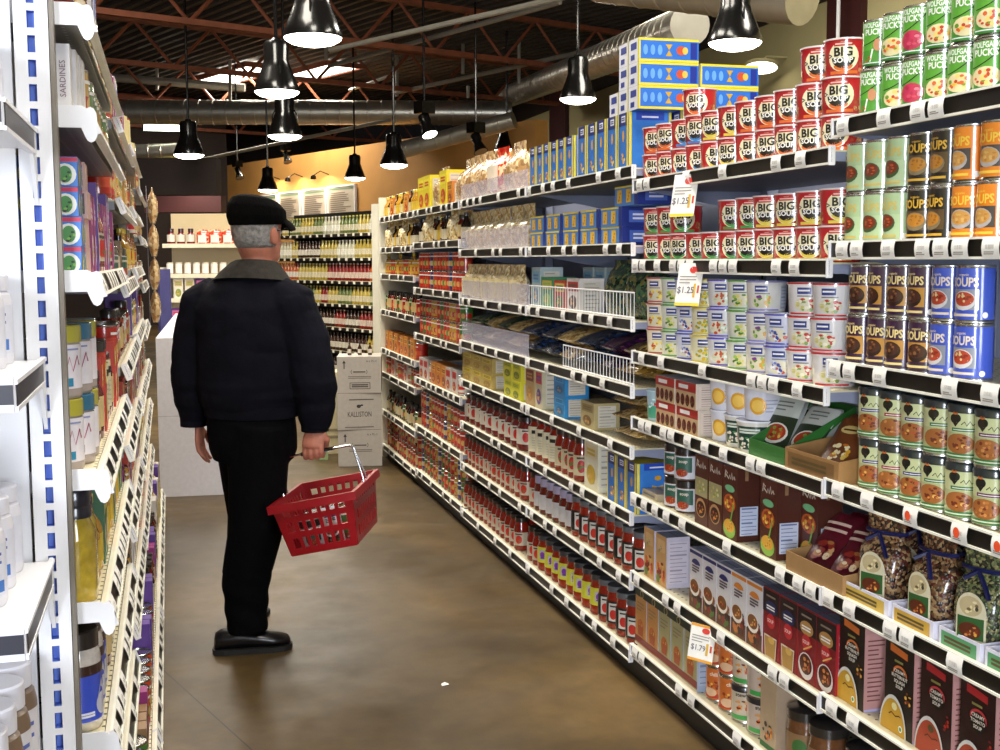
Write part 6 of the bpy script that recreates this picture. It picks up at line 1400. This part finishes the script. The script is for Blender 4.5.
# right hand closed round the basket handle
bd = Vector((math.cos(R_(-20)), math.sin(R_(-20)), math.tan(R_(11)))).normalized()     # handle direction
HB = Vector((.217, -.115, .735))       # centre of the grip on the bar
nb = Vector((-bd.y, bd.x, 0)).normalized()*-1                                             # towards the camera
palm = [(.82, .026, .020, 0), (.805, .034, .018, .004), (.785, .04, .017, .010), (.765, .042, .016, .018), (.755, .04, .014, .02)]
B.loft([[Vector((HB.x, HB.y, z))+nb*off+bd.xy.to_3d().normalized()*(w*math.cos(R_(30*i)))+nb*(th*math.sin(R_(30*i))) for i in range(12)] for z, w, th, off in palm])
for k, (t_, ln) in enumerate(((.031, .95), (.0105, 1.06), (-.0105, 1.0), (-.031, .82))):
    c0 = HB+bd*t_; r0 = .0094 if k < 3 else .0082; r_ = .022*ln
    pts = [c0+nb*.018+Zv*.032]+[c0+nb*(r_*math.cos(R_(g)))+Zv*(r_*math.sin(R_(g))) for g in (28, -10, -50, -95, -140, -185, -215)]
    B.tube(pts, [r0*1.08, r0*1.1, r0, r0*1.02, r0*.95, r0*.95, r0*.85, r0*.62], 10)
B.tube([HB+bd*.03+Zv*.062+nb*.006, HB+bd*.047+Zv*.035-nb*.004, HB+bd*.04+Zv*.014-nb*.02, HB+bd*.022+Zv*.002-nb*.027], [.014, .0125, .0105, .007], 10)
# relaxed left hand
lh = lwr+Vector((.02, .0, 0)); e1 = Vector((.35, .93, 0)); e2 = Vector((.93, -.35, 0))
B.loft([[lh+Vector((0, 0, dz))+e1*(w*math.cos(R_(30*i)))+e2*(.014*math.sin(R_(30*i))) for i in range(12)] for dz, w in ((.01, .026), (-.02, .036), (-.05, .04), (-.075, .038))])
for k, (t_, ln) in enumerate(((.029, .065), (.0095, .075), (-.0095, .07), (-.028, .055))):
    b0 = lh+e1*t_+Vector((0, 0, -.07)); B.tube([b0, b0+Vector((0, 0, -ln*.45))+e2*.004, b0+Vector((0, 0, -ln*.8))+e2*.018, b0+Vector((0, 0, -ln))+e2*.034], [.0092, .0088, .008, .006], 10)
b0 = lh+e1*.03+Vector((0, 0, -.03)); B.tube([b0, b0+e1*.02+Vector((0, 0, -.02))+e2*.01, b0+e1*.024+Vector((0, 0, -.05))+e2*.018], [.013, .011, .007], 10)
link('body', fuse(B, .0038, 3, 'body', M['skin']), man)
# jacket
def folds(c):
    v = noise.noise(Vector((c.x*7, c.y*7, c.z*4.5)))*.006+abs(noise.noise(Vector((c.x*9+3, c.y*9, c.z*14))))*.008
    if c.z < 1.0: v += noise.noise(Vector((c.x*5, c.y*5, c.z*30)))*.006
    return v
C = MB()
C.loft([tor(.872, .165, .12, .005), tor(.90, .182, .135, .005), tor(.96, .2, .15, .005), tor(1.06, .2, .15, .0), tor(1.16, .2, .15, .0), tor(1.25, .2, .145, .0), tor(1.31, .178, .125, .005), tor(1.355, .135, .10, .012), tor(1.385, .095, .085, .02), tor(1.405, .078, .078, .026)])
C.tube([Vector((.1, -.058, 1.285)), rsh, rsh+(rel-rsh)*.5+Vector((.012, 0, 0)), rel, rel+(rwr-rel)*.5+Vector((.006, 0, 0)), rwr+Vector((0, 0, .01))], [.082, .088, .083, .078, .068, .048], 16)
C.tube([Vector((-.1, .058, 1.285)), lsh, lsh+(lel-lsh)*.5+Vector((-.012, 0, 0)), lel, lel+(lwr-lel)*.5, lwr+Vector((0, 0, .01))], [.082, .09, .083, .078, .066, .046], 16)
link('jacket', fuse(C, .0065, 5, 'jacket', M['coat'], folds), man)
for nm, w_, d_ in (('cuff', rwr, rel), ('cuff', lwr, lel)):
    link(nm, MB().lathe([(.044, -.018), (.049, -.016), (.05, .02), (.044, .024), (.036, .02), (.036, -.016), (.044, -.018)], 18, caps=False, M=Matrix.Translation(w_+Vector((0, 0, .01)))).mesh('cuff', M['coat']), man)
hm = MB(); hm.loft([tor(.858, .168, .122, .005), tor(.86, .176, .13, .005), tor(.9, .18, .134, .005), tor(.905, .172, .128, .005)]); link('waistband', hm.mesh('waistband', M['coat']), man)
K = MB(); K.loft([ring(.022, -.008, 1.345, .145, .122, ph, 24, tilt=(0, -.12)), ring(.026, -.008, 1.375, .12, .108, ph, 24, tilt=(0, -.12)), ring(.032, -.008, 1.408, .088, .085, ph, 24, tilt=(0, -.12)), ring(.036, -.008, 1.416, .076, .074, ph, 24, tilt=(0, -.12)), ring(.036, -.008, 1.39, .066, .066, ph, 24)], cap=False)
link('collar', K.mesh('collar', M['collar']), man)
# trousers
T = MB()
T.loft([ring(.005, 0, .93, .155, .115, ph), ring(.005, 0, .86, .165, .125, ph), ring(.008, .0, .80, .168, .13, ph), ring(.012, .0, .74, .165, .13, ph), ring(.012, 0, .70, .15, .12, ph)])
T.tube([rhip+Vector((0, 0, -.02)), rhip+(rkn-rhip)*.5+Vector((.0, 0, 0)), rkn, rkn+(ran-rkn)*.5, Vector((-.03, -.035, .14)), Vector((-.03, -.035, .075))], [.115, .108, .098, .088, .076, .074], 18)
T.tube([lhip+Vector((0, 0, -.02)), lhip+(lkn-lhip)*.5, lkn, lkn+(lan-lkn)*.5, lan+Vector((0.01, 0, .05)), lan+Vector((.01, 0, -.015))], [.11, .1, .092, .084, .074, .072], 18)
def tf(c): return noise.noise(Vector((c.x*8, c.y*8, c.z*3)))*.006+(math.sin(c.z*70+c.x*30)*.0025 if c.z < .3 else 0)
link('trousers', fuse(T, .0065, 5, 'trousers', M['trouser'], tf), man)
# shoes
for an, sa in ((Vector((-.065, -.035, 0)), 0), (Vector((-.02, .285, 0)), 68)):
    _g0 = len(bpy.data.objects)
    def sr(x, w, h, z0=.015): return [an+Vector((x, w*math.cos(R_(22.5*i)), z0+max(0, h*(.5+.5*math.sin(R_(22.5*i)))))) for i in range(16)]
    S = MB(); S.loft([sr(-.083, .02, .04), sr(-.078, .032, .062), sr(-.055, .038, .075), (sr(0, .04, .078)), sr(.06, .044, .066), sr(.12, .05, .05), sr(.16, .046, .042), sr(.182, .03, .034), sr(.19, .012, .02)])
    sh = link('shoe', S.mesh('shoe', M['shoe'], True, 50), man)
    so = MB(); pts = [(-.09, .0), (-.085, .03), (-.05, .042), (0, .042), (.06, .048), (.12, .055), (.165, .05), (.19, .03), (.198, 0)]
    poly = [(x, w) for x, w in pts]+[(x, -w) for x, w in reversed(pts[1:-1])]; n = len(poly)
    so.add([an+Vector((x, y, 0)) for x, y in poly]+[an+Vector((x, y, .019)) for x, y in poly], [tuple(range(n))[::-1], tuple(range(n, 2*n))]+[(i, (i+1) % n, n+(i+1) % n, n+i) for i in range(n)])
    link('sole', so.mesh('sole', M['sole'], False), sh)
    sh.matrix_basis = Matrix.Translation(an)@Matrix.Rotation(R_(sa), 4, 'Z')@Matrix.Translation(-an)
# hair, cap, glasses
Hh = MB(); rows = []
for z, f_, bk, w in ((1.464, .05, .079, .066), (1.474, .06, .088, .073), (1.495, .07, .098, .0765), (1.52, .07, .105, .08), (1.555, .07, .107, .081), (1.575, .07, .104, .08)):
    row = []
    for i in range(27):
        t_ = R_(160+220*i/26); s = math.sin(t_); x = w*math.cos(t_); y = (f_ if s > 0 else bk)*s
        nz_ = noise.noise(Vector((i*.9, z*60, 2)))*.003; row.append(hd(x*(1+nz_*8), y*(1+nz_*8), z+nz_))
    rows.append(row)
inn = [[p+(hd(0, 0, p.z)-p)*.14 for p in r] for r in rows]
m_ = 27; vs = [p for r in rows for p in r]+[p for r in inn for p in r]; o_ = len(rows)*m_; fs = []
for j_ in range(len(rows)-1):
    for i in range(m_-1):
        a = j_*m_+i; fs += [(a, a+1, a+m_+1, a+m_), (o_+a, o_+a+m_, o_+a+m_+1, o_+a+1)]
    a = j_*m_; fs += [(a, a+m_, o_+a+m_, o_+a)]; a += m_-1; fs += [(a, o_+a, o_+a+m_, a+m_)]
for i in range(m_-1): fs.append((i, o_+i, o_+i+1, i+1))
Hh.add(vs, fs); link('hair', Hh.mesh('hair', M['hair'], True, 60), man)
Cp = MB()
def cr(z, w, f_, bk, sh=0., tl=0.): return [hd(w*math.cos(R_(15*i)), sh+(f_ if math.sin(R_(15*i)) > 0 else bk)*math.sin(R_(15*i)), z+tl*math.sin(R_(15*i))) for i in range(24)]
Cp.loft([cr(1.545, .082, .098, .106, 0, .004), cr(1.548, .088, .104, .113, 0, .004), cr(1.575, .098, .112, .12, 0, -.004), cr(1.605, .098, .108, .114, -.0, -.014), cr(1.632, .08, .088, .09, -.008, -.014), cr(1.645, .05, .055, .055, -.016, -.008), cr(1.65, .015, .02, .02, -.018, -.002)])
link('cap_crown', fuse(Cp, .005, 4, 'cap_crown', M['cap']), man)
br = MB(); top = []; bot = []
for i in range(13):
    an_ = R_(20+140*i/12)
    for q, (k_, zz_) in enumerate(((.88, 1.578), (1.15, 1.574), (1.5, 1.556), (1.66, 1.54))):
        p = hd(.088*k_**.35*math.cos(an_), .1*(k_ if q else .8)*math.sin(an_), zz_-.012*(math.cos(an_)**2)); top.append(p); bot.append(p-Vector((0, 0, .007)))
n_ = len(top); fs = []
for i in range(12):
    for q in range(3): a = i*4+q; fs += [(a, a+1, a+5, a+4), (n_+a, n_+a+4, n_+a+5, n_+a+1)]
    a = i*4+3; fs.append((a, n_+a, n_+a+4, a+4)); a = i*4; fs.append((a, a+4, n_+a+4, n_+a))
for i in (0, 12):
    for q in range(3): a = i*4+q; fs.append((a, n_+a, n_+a+1, a+1))
br.add(top+bot, fs); link('cap_brim', br.mesh('cap_brim', M['cap'], True, 60), man)
gl = MB()
for s in (-1, 1):
    gl.tube([hd(s*.079, -.012, 1.512), hd(s*.081, .01, 1.526), hd(s*.077, .075, 1.528), hd(s*.066, .108, 1.524)], .0022, 6)
    gl.tube([hd(s*.036+.026*math.cos(R_(30*i)), .113-.012*abs(math.cos(R_(30*i)))*(1 if s*math.cos(R_(30*i)) > 0 else 0), 1.518+.02*math.sin(R_(30*i))) for i in range(12)], .002, 6, close=True)
gl.tube([hd(-.012, .114, 1.522), hd(0, .118, 1.526), hd(.012, .114, 1.522)], .002, 6); link('spectacles', gl.mesh('spectacles', M['blackmetal']), man)
for s in (-1, 1): e = MB().lathe([(0, -.011), (.006, -.009), (.011, 0), (.006, .009), (0, .011)], 12, '#e8e4de', caps=False, M=Matrix.Translation(hd(s*.031, .078, 1.52))); e.lathe([(0, -.005), (.005, 0), (0, .005)], 8, '#3a2c20', caps=False, M=Matrix.Translation(hd(s*.031, .0885, 1.52))); link('eye', e.mesh('eye', M['gloss']), man)
# ------------------------------------------------------------------ basket
M['redplastic'] = mat('red_basket_plastic', '#960c18', rough=.32, coat=.2, noise_s=12, noise_a=.06)
grip_w = man.location+HB+Vector((0, 0, 0))-Zv*.0
bm = Matrix.Translation(grip_w+bd*.0)@Matrix.Rotation(R_(-20), 4, 'Z')@Matrix.Rotation(R_(-11), 4, 'Y')
OFF = Vector((.012, 0, -.322))        # from the grip down to the basket floor
bk = bpy.data.objects.new('shopping_basket', None); bk.empty_display_size = .05; COL.objects.link(bk); bk.matrix_world = bm@Matrix.Translation(OFF)
tag(bk, 'red plastic shopping basket with wire handle held by the man', 'basket')
tw, tl_, bw_, bl_, bh = .285/2, .42/2, .235/2, .36/2, .185
def wall(p00, p10, p11, p01, cols, nm):
    p = [Vector(q) for q in (p00, p10, p11, p01)]; n = (p[1]-p[0]).cross(p[3]-p[0]).normalized()*.003
    def P_(u, v): return p[0]*(1-u)*(1-v)+p[1]*u*(1-v)+p[2]*u*v+p[3]*(1-u)*v
    m = MB()
    def bar_(u0, u1, v0, v1, k=1.0):
        q = [P_(u0, v0), P_(u1, v0), P_(u1, v1), P_(u0, v1)]; m.add([x-n*k for x in q]+[x+n*k for x in q], [(0, 3, 2, 1), (4, 5, 6, 7), (0, 1, 5, 4), (1, 2, 6, 5), (2, 3, 7, 6), (3, 0, 4, 7)])
    vr = [(0, .12), (.33, .45), (.64, .76), (.9, 1)]
    for v0, v1 in vr: bar_(0, 1, v0, v1)
    e = .1
    bar_(0, e, 0, 1, .98); bar_(1-e, 1, 0, 1, .98)
    for i in range(1, cols):
        u = e+(1-2*e)*i/cols; bar_(u-.024, u+.024, 0, 1, .98)
    link(nm, m.mesh(nm, M['redplastic'], False), bk)
wall((-bw_, -bl_, 0), (bw_, -bl_, 0), (tw, -tl_, bh), (-tw, -tl_, bh), 7, 'end_wall'); wall((bw_, bl_, 0), (-bw_, bl_, 0), (-tw, tl_, bh), (tw, tl_, bh), 7, 'end_wall')
wall((bw_, -bl_, 0), (bw_, bl_, 0), (tw, tl_, bh), (tw, -tl_, bh), 10, 'side_wall'); wall((-bw_, bl_, 0), (-bw_, -bl_, 0), (-tw, -tl_, bh), (-tw, tl_, bh), 10, 'side_wall')
link('basket_floor', MB().box(-bw_, bw_, -bl_, bl_, -.003, .003).mesh('floor', M['redplastic'], False), bk)
rm = MB()
for x0, x1, y0_, y1_ in ((-tw-.014, tw+.014, -tl_-.014, -tl_+.002), (-tw-.014, tw+.014, tl_-.002, tl_+.014), (-tw-.014, -tw+.002, -tl_, tl_), (tw-.002, tw+.014, -tl_, tl_)): rm.box(x0, x1, y0_, y1_, bh-.024, bh+.004)
link('rim', rm.mesh('rim', M['redplastic'], False), bk)
gz = .322
for s in (-1, 1):
    y_ = s*.006
    h = link('wire_handle', MB().tube([(-tw-.004, s*.03, bh-.02), (-tw-.006, s*.025, bh+.02), (-.132, y_, gz-.02), (-.128, y_, gz-.004), (-.115, y_, gz), (.115, y_, gz), (.128, y_, gz-.004), (.132, y_, gz-.02), (tw+.006, s*.025, bh+.02), (tw+.004, s*.03, bh-.02)], .0034, 8).mesh('wire', M['wire']), bk); h.location = -Vector((OFF.x, 0, 0))*0
    link('grip', MB().tube([(-.06, y_, gz), (.06, y_, gz)], .0068, 10).mesh('grip', M['blackmetal']), h)
for k, x_, y_, dz, rz_, lab in ((SJ, -.05, -.11, 0, .3, 'squat jar lying low at the front left in the red basket'), (WB[0], .03, -.12, 0, .1, 'white soup carton at the front in the red basket'), (FC[2], .07, -.02, 0, 0, 'green tin inside the red basket'), (FC[5], -.06, .0, 0, 0, 'white tin inside the red basket'), (FC[3], 0, .07, 0, 0, 'golden tin at the back of the red basket')):
    o = place(k.parts, k.name, (0, 0, 0), 0, lab, k.cat, 'goods in the red basket'); sc_ = .72 if k is WB[0] else 1
    o.matrix_world = bk.matrix_world@Matrix.Translation((x_, y_, .004+dz))@Matrix.Rotation(rz_, 4, 'Z')@Matrix.Scale(sc_, 4)
